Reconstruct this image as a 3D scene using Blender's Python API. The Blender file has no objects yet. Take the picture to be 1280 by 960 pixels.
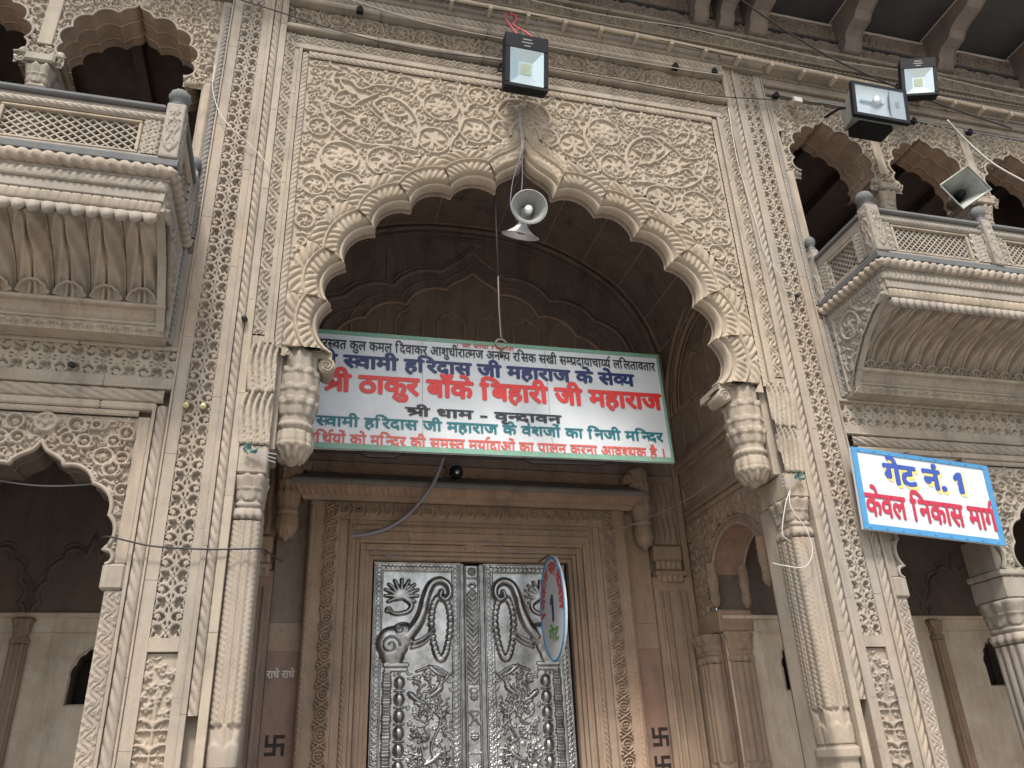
import bpy, math, random
import numpy as np
from mathutils import Vector, Matrix

scene = bpy.context.scene
C = scene.collection
rnd = random.Random(7)
PI = math.pi

# ---------------------------------------------------------------- camera
cam_d = bpy.data.cameras.new('camera')
cam = bpy.data.objects.new('camera', cam_d)
C.objects.link(cam)
R_ = (0.96847821, -0.24567374, -0.04116274)
U_ = (-0.07144124, -0.43224545, 0.89892159)
F_ = (0.23863383, 0.86764525, 0.43617154)
m = Matrix.Identity(4)
for i in range(3):
    m[i][0] = R_[i]; m[i][1] = U_[i]; m[i][2] = -F_[i]
m[0][3], m[1][3], m[2][3] = -1.72275, -5.4, 1.6
cam.matrix_world = m
cam_d.sensor_width = 36
cam_d.lens = 36 * 1008.765 / 1280
cam_d.clip_start = 0.05
cam_d.clip_end = 500
scene.camera = cam

# ---------------------------------------------------------------- light
world = bpy.data.worlds.new('World'); scene.world = world
world.use_nodes = True
wn = world.node_tree.nodes; wl = world.node_tree.links
wn.clear()
wo = wn.new('ShaderNodeOutputWorld'); bg = wn.new('ShaderNodeBackground')
sky = wn.new('ShaderNodeTexSky'); sky.sky_type = 'NISHITA'; sky.sun_disc = False
SUN_EL, SUN_AZ = math.radians(56), math.radians(198)   # azimuth clockwise from +Y
sky.sun_elevation = SUN_EL; sky.sun_rotation = SUN_AZ
sky.air_density = 1.4; sky.dust_density = 4.0; sky.ozone_density = 1.0
wl.new(sky.outputs[0], bg.inputs[0]); bg.inputs[1].default_value = 0.15
wl.new(bg.outputs[0], wo.inputs[0])
sd = bpy.data.lights.new('sun', 'SUN'); sd.energy = 2.6; sd.angle = math.radians(9)
sd.color = (1, 0.97, 0.92)
sun = bpy.data.objects.new('sun', sd); C.objects.link(sun)
sv = Vector((math.sin(SUN_AZ) * math.cos(SUN_EL), math.cos(SUN_AZ) * math.cos(SUN_EL), math.sin(SUN_EL)))
sun.rotation_euler = sv.to_track_quat('Z', 'Y').to_euler()
sun.location = (-6, -12, 20)
scene.view_settings.view_transform = 'Standard'
scene.view_settings.look = 'None'
scene.view_settings.gamma = 1
scene.view_settings.use_curve_mapping = False
scene.view_settings.exposure = 0.74

# ---------------------------------------------------------------- materials
def new_mat(name):
    mt = bpy.data.materials.new(name); mt.use_nodes = True
    nt = mt.node_tree
    return mt, nt, nt.nodes['Principled BSDF']

def stone(name, c1, c2, c3, rough=0.9, grime=0.5, scale=1.0, bump=0.25, dark=(0.09, 0.07, 0.055)):
    """c1/c2 broad tone variation, c3 small flecks, dark streaky grime"""
    mt, nt, b = new_mat(name)
    N, L = nt.nodes, nt.links
    tc = N.new('ShaderNodeTexCoord')
    def noise(sc, det=6, rg=0.6, vec=None):
        n = N.new('ShaderNodeTexNoise'); n.inputs['Scale'].default_value = sc * scale
        n.inputs['Detail'].default_value = det; n.inputs['Roughness'].default_value = rg
        L.new(vec or tc.outputs['Object'], n.inputs['Vector']); return n.outputs['Fac']
    def ramp(src, a, b_, ca=0.0, cb=1.0):
        r = N.new('ShaderNodeMapRange'); r.inputs['From Min'].default_value = a
        r.inputs['From Max'].default_value = b_; r.inputs['To Min'].default_value = ca
        r.inputs['To Max'].default_value = cb; L.new(src, r.inputs['Value']); return r.outputs[0]
    def mix(f, a, b_):
        x = N.new('ShaderNodeMix'); x.data_type = 'RGBA'
        if isinstance(f, float): x.inputs['Factor'].default_value = f
        else: L.new(f, x.inputs['Factor'])
        for k, v in (('A', a), ('B', b_)):
            s = [i for i in x.inputs if i.name == k and i.type == 'RGBA'][0]
            if isinstance(v, tuple): s.default_value = (*v, 1)
            else: L.new(v, s)
        return [o for o in x.outputs if o.type == 'RGBA'][0]
    base = mix(ramp(noise(0.9), 0.38, 0.62), c1, c2)
    base = mix(ramp(noise(3.7, 8, 0.7), 0.47, 0.68, 0, 0.7), base, c3)
    base = mix(ramp(noise(1.7, 9, 0.75), 0.56, 0.70, 0, 0.30), base, (0.5, 0.46, 0.40) if c1[0] > .35 else c2)
    mp = N.new('ShaderNodeMapping'); mp.inputs['Scale'].default_value = (3.2, 3.2, 0.55)
    L.new(tc.outputs['Object'], mp.inputs['Vector'])
    st = ramp(noise(1.4, 9, 0.76, mp.outputs[0]), 0.47, 0.72, 0, grime)
    base = mix(st, base, dark)
    base = mix(ramp(noise(42, 4, 0.7), 0.3, 0.75, 0, 0.30), base, tuple(x * 0.55 for x in c1))
    oi = N.new('ShaderNodeObjectInfo'); hs = N.new('ShaderNodeHueSaturation')
    L.new(ramp(oi.outputs['Random'], 0, 1, .95, 1.04), hs.inputs['Value'])
    L.new(ramp(oi.outputs['Random'], 0, 1, .80, .93), hs.inputs['Saturation']); L.new(base, hs.inputs['Color'])
    L.new(hs.outputs[0], b.inputs['Base Color'])
    b.inputs['Roughness'].default_value = rough
    bp = N.new('ShaderNodeBump'); bp.inputs['Strength'].default_value = bump
    bp.inputs['Distance'].default_value = 0.006
    mm = N.new('ShaderNodeMath'); mm.operation = 'ADD'
    L.new(noise(70, 5, 0.7), mm.inputs[0]); L.new(noise(14, 5, 0.6), mm.inputs[1])
    L.new(mm.outputs[0], bp.inputs['Height']); L.new(bp.outputs[0], b.inputs['Normal'])
    return mt

def plain(name, col, rough=0.5, metal=0.0, noisy=0.0, nscale=20, second=None, spec=None):
    mt, nt, b = new_mat(name)
    b.inputs['Roughness'].default_value = rough; b.inputs['Metallic'].default_value = metal
    b.inputs['Base Color'].default_value = (*col, 1)
    if noisy:
        N, L = nt.nodes, nt.links
        tc = N.new('ShaderNodeTexCoord'); n = N.new('ShaderNodeTexNoise')
        n.inputs['Scale'].default_value = nscale; n.inputs['Detail'].default_value = 7
        n.inputs['Roughness'].default_value = 0.65
        L.new(tc.outputs['Object'], n.inputs['Vector'])
        r = N.new('ShaderNodeValToRGB')
        r.color_ramp.elements[0].position = 0.5 - 0.2; r.color_ramp.elements[1].position = 0.5 + 0.25
        r.color_ramp.elements[0].color = (*col, 1)
        s2 = second or tuple(c * (1 - noisy) for c in col)
        r.color_ramp.elements[1].color = (*s2, 1)
        L.new(n.outputs['Fac'], r.inputs[0]); L.new(r.outputs[0], b.inputs['Base Color'])
        bp = N.new('ShaderNodeBump'); bp.inputs['Strength'].default_value = 0.15
        bp.inputs['Distance'].default_value = 0.004
        L.new(n.outputs['Fac'], bp.inputs['Height']); L.new(bp.outputs[0], b.inputs['Normal'])
    return mt

M_ST = stone('sandstone', (0.363, 0.292, 0.207), (0.296, 0.255, 0.200), (0.215, 0.174, 0.130), grime=0.65)
M_SP = stone('pinkish_sandstone', (0.333, 0.263, 0.192), (0.285, 0.252, 0.207), (0.215, 0.178, 0.137), grime=0.6)
M_TY = stone('carved_panel_sandstone', (0.377, 0.303, 0.211), (0.326, 0.263, 0.185), (0.259, 0.207, 0.148), grime=0.4)
M_GR = stone('weathered_grey_sandstone', (0.200, 0.192, 0.174), (0.244, 0.222, 0.192), (0.148, 0.141, 0.130), grime=0.45)
M_RAIL = stone('railing_sandstone', (0.31, 0.265, 0.21), (0.275, 0.245, 0.205), (0.21, 0.185, 0.155), grime=0.45)
M_SLAB = stone('blue_grey_slate', (0.118, 0.126, 0.130), (0.148, 0.152, 0.148), (0.089, 0.092, 0.096), grime=0.3)
M_TOP = stone('darker_upper_sandstone', (0.252, 0.200, 0.141), (0.207, 0.167, 0.122), (0.148, 0.118, 0.089), grime=0.6, dark=(0.07, 0.055, 0.045))  # darker sandstone tone for the upper friezes and mouldings
M_BR = stone('brown_sandstone', (0.40, 0.265, 0.17), (0.345, 0.235, 0.155), (0.25, 0.175, 0.12), grime=0.55)
M_RED = stone('red_sandstone', (0.34, 0.185, 0.125), (0.29, 0.185, 0.135), (0.20, 0.145, 0.11), grime=0.65)
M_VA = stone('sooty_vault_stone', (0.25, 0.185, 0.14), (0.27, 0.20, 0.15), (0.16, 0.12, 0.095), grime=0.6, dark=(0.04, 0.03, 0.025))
M_PL = stone('ochre_lime_plaster', (0.70, 0.58, 0.43), (0.50, 0.38, 0.27), (0.74, 0.67, 0.57), grime=0.7, bump=0.15, dark=(0.20, 0.15, 0.11))
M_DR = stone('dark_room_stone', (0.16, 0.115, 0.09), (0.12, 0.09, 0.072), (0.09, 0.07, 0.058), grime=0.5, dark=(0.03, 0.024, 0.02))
M_MORT = plain('pale_joint_mortar', (0.42, 0.37, 0.32), 0.9)
M_EAVE = stone('shade_toned_eave_stone', (0.063, 0.056, 0.056), (0.044, 0.041, 0.046), (0.037, 0.034, 0.036), grime=0.4, dark=(0.03, 0.028, 0.03))  # the shade under the eaves is put into this stone's colour
M_SILV = plain('embossed_silver', (0.50, 0.50, 0.505), 0.30, 1.0, 0.55, 7, (0.15, 0.148, 0.145))
M_SILD = plain('tarnished_silver', (0.36, 0.36, 0.36), 0.4, 1.0, 0.6, 14, (0.12, 0.12, 0.12))
M_BLK = plain('black_enamel', (0.010, 0.011, 0.013), 0.6)
M_BLK.node_tree.nodes['Principled BSDF'].inputs['Specular IOR Level'].default_value = 0.2
M_GRY = plain('grey_cast_metal', (0.36, 0.38, 0.35), 0.5, 0.2, 0.3, 30)
M_HORN = plain('grey_painted_horn', (0.27, 0.28, 0.265), 0.5, 0.0, 0.35, 12)
M_CHR = plain('bright_aluminium', (0.80, 0.80, 0.80), 0.3, 0.35)
M_REFL = plain('lamp_reflector', (0.62, 0.68, 0.68), 0.35, 0.6)
M_LED = plain('yellow_led_chip', (0.62, 0.66, 0.38), 0.5)
M_WHT = plain('white_paint', (0.58, 0.60, 0.62), 0.35, 0, 0.12, 3, (0.47, 0.51, 0.53))
M_WHT2 = plain('gate_sign_white_paint', (0.56, 0.59, 0.62), 0.4, 0, 0.1, 4, (0.48, 0.50, 0.52))
M_GRN = plain('green_border_paint', (0.12, 0.28, 0.2), 0.45, 0, 0.35, 8, (0.21, 0.34, 0.27))
M_BLU = plain('sky_blue_border_paint', (0.06, 0.24, 0.46), 0.45, 0, 0.2, 8)
M_TRED = plain('red_lettering_paint', (0.60, 0.035, 0.03), 0.45)
M_TRD2 = plain('faded_red_lettering', (0.55, 0.09, 0.07), 0.5)
M_TMAR = plain('maroon_lettering', (0.40, 0.02, 0.05), 0.45)
M_TNAV = plain('navy_lettering', (0.008, 0.02, 0.10), 0.45)
M_TBLU = plain('blue_lettering', (0.03, 0.07, 0.32), 0.45)
M_TBLK = plain('black_lettering', (0.012, 0.015, 0.02), 0.45)
M_TTEA = plain('teal_lettering', (0.0, 0.13, 0.16), 0.45)
M_TYEL = plain('yellow_lettering_shadow', (0.72, 0.55, 0.16), 0.5)
M_TGRN = plain('green_lettering', (0.10, 0.30, 0.05), 0.5)
M_TWHT = plain('chalky_white_lettering', (0.6, 0.58, 0.54), 0.8)
M_TBRN = plain('dark_brown_paint', (0.02, 0.012, 0.01), 0.7)
M_PIPE = plain('cream_conduit', (0.44, 0.36, 0.27), 0.5, 0, 0.25, 6)
M_CBLK = plain('black_cable', (0.02, 0.02, 0.02), 0.6)
M_CWHT = plain('white_cable', (0.46, 0.44, 0.41), 0.5)
M_CGRY = plain('grey_cable', (0.25, 0.25, 0.29), 0.5)
M_CRED = plain('red_wire', (0.5, 0.04, 0.07), 0.5)
M_CTEA = plain('teal_wire', (0.03, 0.10, 0.095), 0.6)
M_BRS = plain('brass', (0.42, 0.37, 0.2), 0.5, 0.7)
M_RUST = plain('rusty_iron', (0.16, 0.12, 0.10), 0.7, 0.4, 0.5, 30)
M_GLS, _nt, _b = new_mat('lamp_glass')
_b.inputs['Transmission Weight'].default_value = 1; _b.inputs['Roughness'].default_value = 0.02
_b.inputs['Base Color'].default_value = (0.92, 0.97, 0.97, 1)
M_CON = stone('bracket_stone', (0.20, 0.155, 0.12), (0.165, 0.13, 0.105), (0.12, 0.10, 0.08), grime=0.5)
M_GND = stone('paved_ground', (0.36, 0.33, 0.29), (0.32, 0.295, 0.26), (0.26, 0.24, 0.21), grime=0.3)

# ---------------------------------------------------------------- helpers
def link(name, me, mat, parent=None):
    o = bpy.data.objects.new(name, me); C.objects.link(o)
    if mat and not me.materials: me.materials.append(mat)
    if parent: o.parent = parent
    return o

def empty(name, loc=(0, 0, 0), rot=(0, 0, 0)):
    o = bpy.data.objects.new(name, None); C.objects.link(o)
    o.location = loc; o.rotation_euler = rot; o.empty_display_size = 0.1
    return o

def tag(o, label, cat, group=None):
    o['label'] = label; o['category'] = cat
    if group: o['group'] = group
    return o

def quick_mesh(name, V, F, smooth=True):
    """V (n,3); F (k,4) or list"""
    me = bpy.data.meshes.new(name)
    V = np.asarray(V, dtype=np.float32)
    if isinstance(F, np.ndarray) and F.ndim == 2:
        k, q = F.shape
        me.vertices.add(len(V)); me.vertices.foreach_set('co', V.ravel())
        me.loops.add(k * q); me.loops.foreach_set('vertex_index', F.astype(np.int32).ravel())
        me.polygons.add(k); me.polygons.foreach_set('loop_start', np.arange(0, k * q, q, dtype=np.int32))
        me.update(calc_edges=True)
    else:
        me.from_pydata([tuple(v) for v in V], [], F)
    if smooth: me.polygons.foreach_set('use_smooth', [True] * len(me.polygons))
    me.update(); me.validate()
    return me

def surf(name, P, parent, mat, h=None, hint=(0, -1, 0), mask=None, smooth=True):
    P = np.asarray(P, float)
    du = np.gradient(P, axis=0); dv = np.gradient(P, axis=1)
    n = np.cross(du, dv); n /= (np.linalg.norm(n, axis=2, keepdims=True) + 1e-12)
    sg = np.sign((n * np.asarray(hint)).sum(axis=2).mean()) or 1
    if h is not None: P = P + n * sg * h[..., None]
    nu, nv = P.shape[:2]
    idx = np.arange(nu * nv).reshape(nu, nv)
    F = np.stack([idx[:-1, :-1], idx[1:, :-1], idx[1:, 1:], idx[:-1, 1:]], axis=2)
    if sg < 0: F = F[..., ::-1]
    F = F[mask] if mask is not None else F.reshape(-1, 4)
    V = P.reshape(-1, 3)
    if mask is not None:
        used = np.unique(F); re = np.zeros(len(V), int); re[used] = np.arange(len(used))
        V = V[used]; F = re[F]
    return link(name, quick_mesh(name, V, F, smooth), mat, parent)

class MB:
    def __init__(s): s.v = []; s.f = []
    def add(s, v, f):
        k = len(s.v); s.v += [tuple(p) for p in v]; s.f += [tuple(i + k for i in q) for q in f]; return s
    def box(s, x0, x1, y0, y1, z0, z1):
        v = [(x, y, z) for x in (x0, x1) for y in (y0, y1) for z in (z0, z1)]
        return s.add(v, [(0, 1, 3, 2), (4, 6, 7, 5), (0, 4, 5, 1), (2, 3, 7, 6), (0, 2, 6, 4), (1, 5, 7, 3)])
    def prism(s, poly, f0, f1):
        """poly list of 2-tuples, f0/f1 map (a,b)->xyz for the two caps"""
        n = len(poly)
        v = [f0(*p) for p in poly] + [f1(*p) for p in poly]
        return s.add(v, [tuple(range(n)), tuple(range(2 * n - 1, n - 1, -1))] + [(i, i + n, (i + 1) % n + n, (i + 1) % n) for i in range(n)])
    def tube(s, pts, r, n=6, cap=True):
        pts = [Vector(p) for p in pts]; k0 = len(s.v); rr = r if hasattr(r, '__len__') else [r] * len(pts)
        up = None
        for i, p in enumerate(pts):
            t = (pts[min(i + 1, len(pts) - 1)] - pts[max(i - 1, 0)])
            t = t.normalized() if t.length > 1e-9 else Vector((0, 0, 1))
            if up is None:
                up = t.orthogonal().normalized()
            up = (up - t * up.dot(t)).normalized(); w = t.cross(up)
            for j in range(n):
                a = 2 * PI * j / n
                s.v.append(tuple(p + (up * math.cos(a) + w * math.sin(a)) * rr[i]))
        for i in range(len(pts) - 1):
            for j in range(n):
                a = k0 + i * n + j; b = k0 + i * n + (j + 1) % n
                s.f.append((a, b, b + n, a + n))
        if cap:
            s.f.append(tuple(k0 + j for j in range(n))[::-1]); s.f.append(tuple(k0 + (len(pts) - 1) * n + j for j in range(n)))
        return s
    def lathe(s, c, prof, ax=(0, 0, 1), n=16, lobes=0, la=0.0):
        ax = Vector(ax).normalized(); u = ax.orthogonal().normalized(); w = ax.cross(u); c = Vector(c); k0 = len(s.v)
        for r, z in prof:
            for j in range(n):
                a = 2 * PI * j / n
                q = r * (1 + la * math.cos(lobes * a)) if lobes else r
                s.v.append(tuple(c + ax * z + (u * math.cos(a) + w * math.sin(a)) * q))
        for i in range(len(prof) - 1):
            for j in range(n):
                a = k0 + i * n + j; b = k0 + i * n + (j + 1) % n
                s.f.append((a, b, b + n, a + n))
        return s
    def obj(s, name, mat, parent=None, smooth=False):
        me = quick_mesh(name, s.v, s.f, smooth)
        if not smooth: me.polygons.foreach_set('use_smooth', [False] * len(me.polygons))
        return link(name, me, mat, parent)

def box(name, x0, x1, y0, y1, z0, z1, mat, parent, bev=0.006):
    b = MB().box(min(x0, x1), max(x0, x1), min(y0, y1), max(y0, y1), min(z0, z1), max(z0, z1))
    o = b.obj(name, mat, parent)
    if bev:
        md = o.modifiers.new('bevel', 'BEVEL'); md.width = bev; md.segments = 1
    return o

def blocks(name, x0, x1, y0, y1, z0, z1, mat, parent, bev=0.0018, step=.95, seed=1):
    """a long course laid as separate stones with hairline joints and slightly uneven faces"""
    rg = random.Random(seed + int(abs(x0) * 1000) + int(z0 * 77)); vert = (z1 - z0) > abs(x1 - x0)
    a, b = (z0, z1) if vert else (min(x0, x1), max(x0, x1)); t = a; g_ = .0009; first = None
    while t < b - .01:
        e = min(b, t + step * rg.uniform(.75, 1.25)); e = b if b - e < .25 else e; dy = rg.uniform(-.0012, .0012)
        if vert: o = box(name, x0, x1, y0 + dy, y1, t + g_ * (t > a), e, mat, parent, bev)
        else: o = box(name, t + g_ * (t > a), e, y0 + dy, y1, z0, z1, mat, parent, bev)
        first = first or o; t = e
    return first

def spline(pts, n=8):
    """Catmull-Rom"""
    P = [Vector(p) for p in pts]
    if len(P) < 3: return P
    P = [P[0] * 2 - P[1]] + P + [P[-1] * 2 - P[-2]]; out = []
    for i in range(1, len(P) - 2):
        for k in range(n):
            t = k / n; a, b, c, d = P[i - 1], P[i], P[i + 1], P[i + 2]
            out.append(0.5 * ((2 * b) + (c - a) * t + (2 * a - 5 * b + 4 * c - d) * t * t + (3 * b - a - 3 * c + d) * t ** 3))
    out.append(P[-2]); return out

def spl2(pts, n=8): return [(p[0], p[1]) for p in spline([(a, b, 0) for a, b in pts], n)]

class HF:
    """a carved relief: height field over w x h metres"""
    def __init__(s, w, h, res=0.007):
        s.w, s.h = w, h; s.nx = max(2, int(round(w / res)) + 1); s.ny = max(2, int(round(h / res)) + 1)
        s.dx = w / (s.nx - 1); s.dy = h / (s.ny - 1)
        s.H = np.zeros((s.nx, s.ny))
        s.X = np.linspace(0, w, s.nx); s.Y = np.linspace(0, h, s.ny)
        s.wrapx = s.wrapy = False; s.fl = 0.62
    def stamp(s, x, y, r, h, flat=None, ex=1.0, ang=0.0, mode='max'):
        flat = s.fl if flat is None else flat
        offs = [(0, 0)]
        if s.wrapy:
            offs += [(0, s.h), (0, -s.h)]
        for ox, oy in offs:
            cx, cy = x + ox, y + oy; rr = r * max(1, ex)
            i0 = max(0, int((cx - rr) / s.dx)); i1 = min(s.nx, int((cx + rr) / s.dx) + 2)
            j0 = max(0, int((cy - rr) / s.dy)); j1 = min(s.ny, int((cy + rr) / s.dy) + 2)
            if i0 >= i1 or j0 >= j1: continue
            a = s.X[i0:i1, None] - cx; b = s.Y[None, j0:j1] - cy
            if ex != 1.0:
                ca, sa = math.cos(ang), math.sin(ang)
                u = (a * ca + b * sa) / ex; v = -a * sa + b * ca; d2 = (u * u + v * v) / (r * r)
            else: d2 = (a * a + b * b) / (r * r)
            k = np.where(d2 < 1, np.sqrt(np.clip(1 - d2, 0, 1)), 0)
            if flat: k = np.minimum(1, k / flat)
            sub = s.H[i0:i1, j0:j1]
            if mode == 'max': np.maximum(sub, k * h, out=sub)
            elif mode == 'cut': np.minimum(sub, np.where(d2 < 1, sub - k * h, sub), out=sub)
    def stroke(s, pts, r, h, flat=None, mode='max'):
        r0, r1 = r if isinstance(r, tuple) else (r, r)
        L = [0]
        for a, b in zip(pts[:-1], pts[1:]): L.append(L[-1] + math.hypot(b[0] - a[0], b[1] - a[1]))
        T = L[-1] or 1; st = max(min(r0, r1) * 0.55, s.dx * 0.7); n = max(2, int(T / st) + 1); k = 0
        for i in range(n):
            d = T * i / (n - 1)
            while k < len(L) - 2 and L[k + 1] < d: k += 1
            f = (d - L[k]) / ((L[k + 1] - L[k]) or 1)
            s.stamp(pts[k][0] + (pts[k + 1][0] - pts[k][0]) * f, pts[k][1] + (pts[k + 1][1] - pts[k][1]) * f, r0 + (r1 - r0) * d / T, h, flat, mode=mode)
    def arc(s, x, y, R, r, h, a0=0, a1=2 * PI, flat=None):
        n = max(6, int(abs(a1 - a0) * 5))
        s.stroke([(x + R * math.cos(a0 + (a1 - a0) * i / n), y + R * math.sin(a0 + (a1 - a0) * i / n)) for i in range(n + 1)], r, h, flat)
    def curl(s, x, y, R, r, h, a0, d=1, turns=1.1):
        n = 16; pts = []
        for i in range(n + 1):
            t = i / n; q = R * (1 - 0.8 * t); a = a0 + d * t * turns * 2 * PI
            pts.append((x + q * math.cos(a), y + q * math.sin(a)))
        s.stroke(pts, (r, r * 0.8), h); s.stamp(*pts[-1], r * 1.5, h)
    def leaf(s, x, y, a, L, w, h, bend=0.5):
        """pointed leaf as a bent tapering stroke with two side lobes"""
        pts = []; 
        for i in range(6):
            t = i / 5; q = a + bend * t; pts.append((x + L * t * math.cos(q), y + L * t * math.sin(q)))
        s.stroke(pts, (w, w * 0.35), h)
        m = pts[2]
        for sgn in (1, -1):
            s.stroke([m, (m[0] + L * .32 * math.cos(a + sgn * 0.9), m[1] + L * .32 * math.sin(a + sgn * 0.9))], (w * 0.7, w * 0.3), h * 0.85)
    def flower(s, x, y, R, n, h, a0=0.0):
        for k in range(n):
            a = a0 + 2 * PI * k / n
            s.stamp(x + R * .6 * math.cos(a), y + R * .6 * math.sin(a), R * 1.9 / n * 0.95, h * 0.85, 0, ex=1.5, ang=a)
        s.stamp(x, y, R * 0.28, h)
    def medallion(s, x, y, R, r, h, kind=0, a0=0.0):
        s.arc(x, y, R, r, h, flat=0.6)
        q = R - r
        if kind % 3 == 0:
            s.flower(x, y, q * 0.72, 7, h * .8, a0)
        elif kind % 3 == 1:
            for k in range(5):
                a = a0 + k * 1.2566; s.leaf(x + .12 * q * math.cos(a), y + .12 * q * math.sin(a), a, q * .72, q * .17, h * .8, 0.8)
            s.stamp(x, y, q * .2, h)
        else:
            s.stroke(spl2([(x - q * .8, y - q * .5), (x - q * .2, y - q * .1), (x + q * .3, y + q * .3), (x + q * .1, y + q * .6)]), q * .1, h * .8)
            for k in range(6):
                a = a0 + k * 1.05; s.stroke([(x, y), (x + q * .68 * math.cos(a), y + q * .68 * math.sin(a))], (q * .09, q * .2), h * .8)
    def fill(s, rg, n, size, r, h, ok=None, clear=None):
        """crowd the bare ground with curls, leaves and buds"""
        c = 0
        for _ in range(n):
            x = rg.uniform(size * .5, s.w - size * .5); y = rg.uniform(size * .5, s.h - size * .5)
            if ok and not ok(x, y): continue
            i, j = int(x / s.dx), int(y / s.dy); k = clear or max(1, int(size * .38 / s.dx))
            if s.H[max(0, i - k):i + k, max(0, j - k):j + k].max() > h * 0.25: continue
            q = size * rg.uniform(.75, 1.25); a = rg.uniform(0, 2 * PI); t = rg.random()
            if t < .38: s.curl(x, y, q * .5, r, h * rg.uniform(.7, 1), a, rg.choice((1, -1)), rg.uniform(.7, 1.1))
            elif t < .8:
                s.leaf(x - q * .4 * math.cos(a), y - q * .4 * math.sin(a), a, q * .95, r * 1.5, h * rg.uniform(.75, 1), rg.uniform(-.9, .9))
            elif t < .92: s.flower(x, y, q * .48, 5, h * .9, a)
            else:
                for k2 in range(3): s.stamp(x + rg.uniform(-1, 1) * q * .3, y + rg.uniform(-1, 1) * q * .3, r * 1.3, h)
            c += 1
        return c
    def rough(s, amp, seed=0):
        g = np.random.default_rng(seed); s.H += g.normal(0, amp, s.H.shape)

def place(name, O, U, V, N, hf, parent, mat, mask=None, base=0.0, H=None, amp=1.0):
    """lay a relief in space: O origin, U/V in-plane unit axes, N outward"""
    O, U, V, N = (np.array(q, float) for q in (O, U, V, N))
    H = (hf.H if H is None else H) * amp
    P = O + hf.X[:, None, None] * U + hf.Y[None, :, None] * V + (H + base)[..., None] * N
    return surf(name, P, parent, mat, hint=N, mask=mask)

VX, VY, VZ = (1, 0, 0), (0, 1, 0), (0, 0, 1)
FN = (0, -1, 0)

def inpoly(px, pz, poly):
    r = np.zeros(px.shape, bool); n = len(poly); j = n - 1
    for i in range(n):
        xi, zi = poly[i]; xj, zj = poly[j]
        c = ((zi > pz) != (zj > pz)) & (px < (xj - xi) * (pz - zi) / ((zj - zi) or 1e-9) + xi)
        r ^= c; j = i
    return r

def tile_band(length, width, period, draw, res=0.0065):
    """H array of a band running along 'length' made by repeating one drawn tile"""
    n = max(1, round(length / period)); p = length / n
    t = HF(width, p, p / max(4, round(p / res))); t.wrapy = True
    draw(t)
    H = t.H[:, :-1]
    H = np.tile(H, (1, n)); H = np.concatenate([H, H[:, :1]], axis=1)
    o = HF.__new__(HF); o.w, o.h = width, length; o.nx, o.ny = H.shape; o.dx = t.dx; o.dy = t.dy
    o.H = H; o.X = np.linspace(0, width, o.nx); o.Y = np.linspace(0, length, o.ny)
    return o

def rope_hf(length, width, period, amp, slant=1.0, res=0.007):
    o = HF(width, length, res)
    t = (o.X / width * 2 - 1)[:, None]
    ph = o.Y[None, :] / period + slant * 0.5 * t
    o.H = amp * np.sqrt(np.clip(1 - t * t, 0, 1)) * (0.25 + 0.75 * np.abs(np.sin(PI * ph)) ** 0.55)
    return o

# ---- tiles
def jali_tile(t):
    w, p = t.w, t.h; h = 0.03; cx = w / 2
    t.flower(cx, p * .25, w * .2, 6, h); t.flower(cx, p * .75, w * .15, 5, h)
    for sx in (-1, 1):
        for sy in (-1, 1):
            t.leaf(cx + sx * w * .08, p * .25 + sy * w * .08, math.atan2(sy, sx), w * .38, w * .075, h, sx * sy * .8)
            t.stroke(spl2([(cx, p * .75), (cx + sx * w * .16, p * .75 + sy * w * .17), (cx + sx * w * .34, p * .75 + sy * w * .2), (cx + sx * w * .47, p * .75 + sy * p * .14)], 5), w * .055, h)
            t.leaf(cx + sx * w * .42, p * (.5 + sy * .02), -sx * .4 + (PI if sx > 0 else 0), w * .22, w * .06, h, sy * .7)
            t.stamp(cx + sx * w * .22, p * (.75 + sy * .17), w * .055, h)
        t.curl(cx + sx * w * .34, p * .74, w * .11, w * .05, h, 0 if sx > 0 else PI, sx, .9)
        t.stroke([(cx + sx * w * .5, 0), (cx + sx * w * .44, p * .25), (cx + sx * w * .5, p * .5)], w * .045, h)
        t.flower(cx + sx * w * .32, p * .02, w * .12, 4, h); t.stamp(cx + sx * w * .42, p * .25, w * .07, h)
    t.stroke([(cx, p * .42), (cx, p * .6)], w * .05, h); t.stroke([(cx, p * .9), (cx, p * 1.08)], w * .05, h)

def scroll_tile(t):
    w, p = t.w, t.h; h = .014
    pts = [(w * (.5 + .26 * math.sin(2 * PI * k / 16)), p * k / 16) for k in range(17)]
    t.stroke(pts, w * .07, h)
    for k, sx in ((.25, -1), (.75, 1)):
        t.curl(w * (.5 + sx * .12), p * k, w * .2, w * .06, h, 0, sx, .9)
        t.leaf(w * (.5 + sx * .3), p * (k + .12), PI / 2 - sx * .6, w * .35, w * .09, h)
        t.leaf(w * (.5 + sx * .3), p * (k - .12), -PI / 2 + sx * .6, w * .3, w * .08, h)

def medallion_tile(t):      # door frame: circles joined by diagonal leaves
    w, p = t.w, t.h; h = .012
    t.arc(w / 2, p * .3, w * .32, w * .05, h)
    t.stamp(w / 2 - w * .1, p * .3 + w * .06, w * .08, h); t.stamp(w / 2 + w * .1, p * .3 + w * .06, w * .08, h)
    t.stroke([(w * .4, p * .3 - w * .12), (w * .6, p * .3 - w * .12)], w * .05, h)
    for a, b in (((.12, .62), (.88, 1.0)), ((.88, .62), (.12, 1.0))):
        t.stroke([(w * a[0], p * a[1]), (w * b[0], p * b[1])], w * .055, h)
    t.stamp(w * .1, p * .8, w * .09, h); t.stamp(w * .9, p * .8, w * .09, h)

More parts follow.
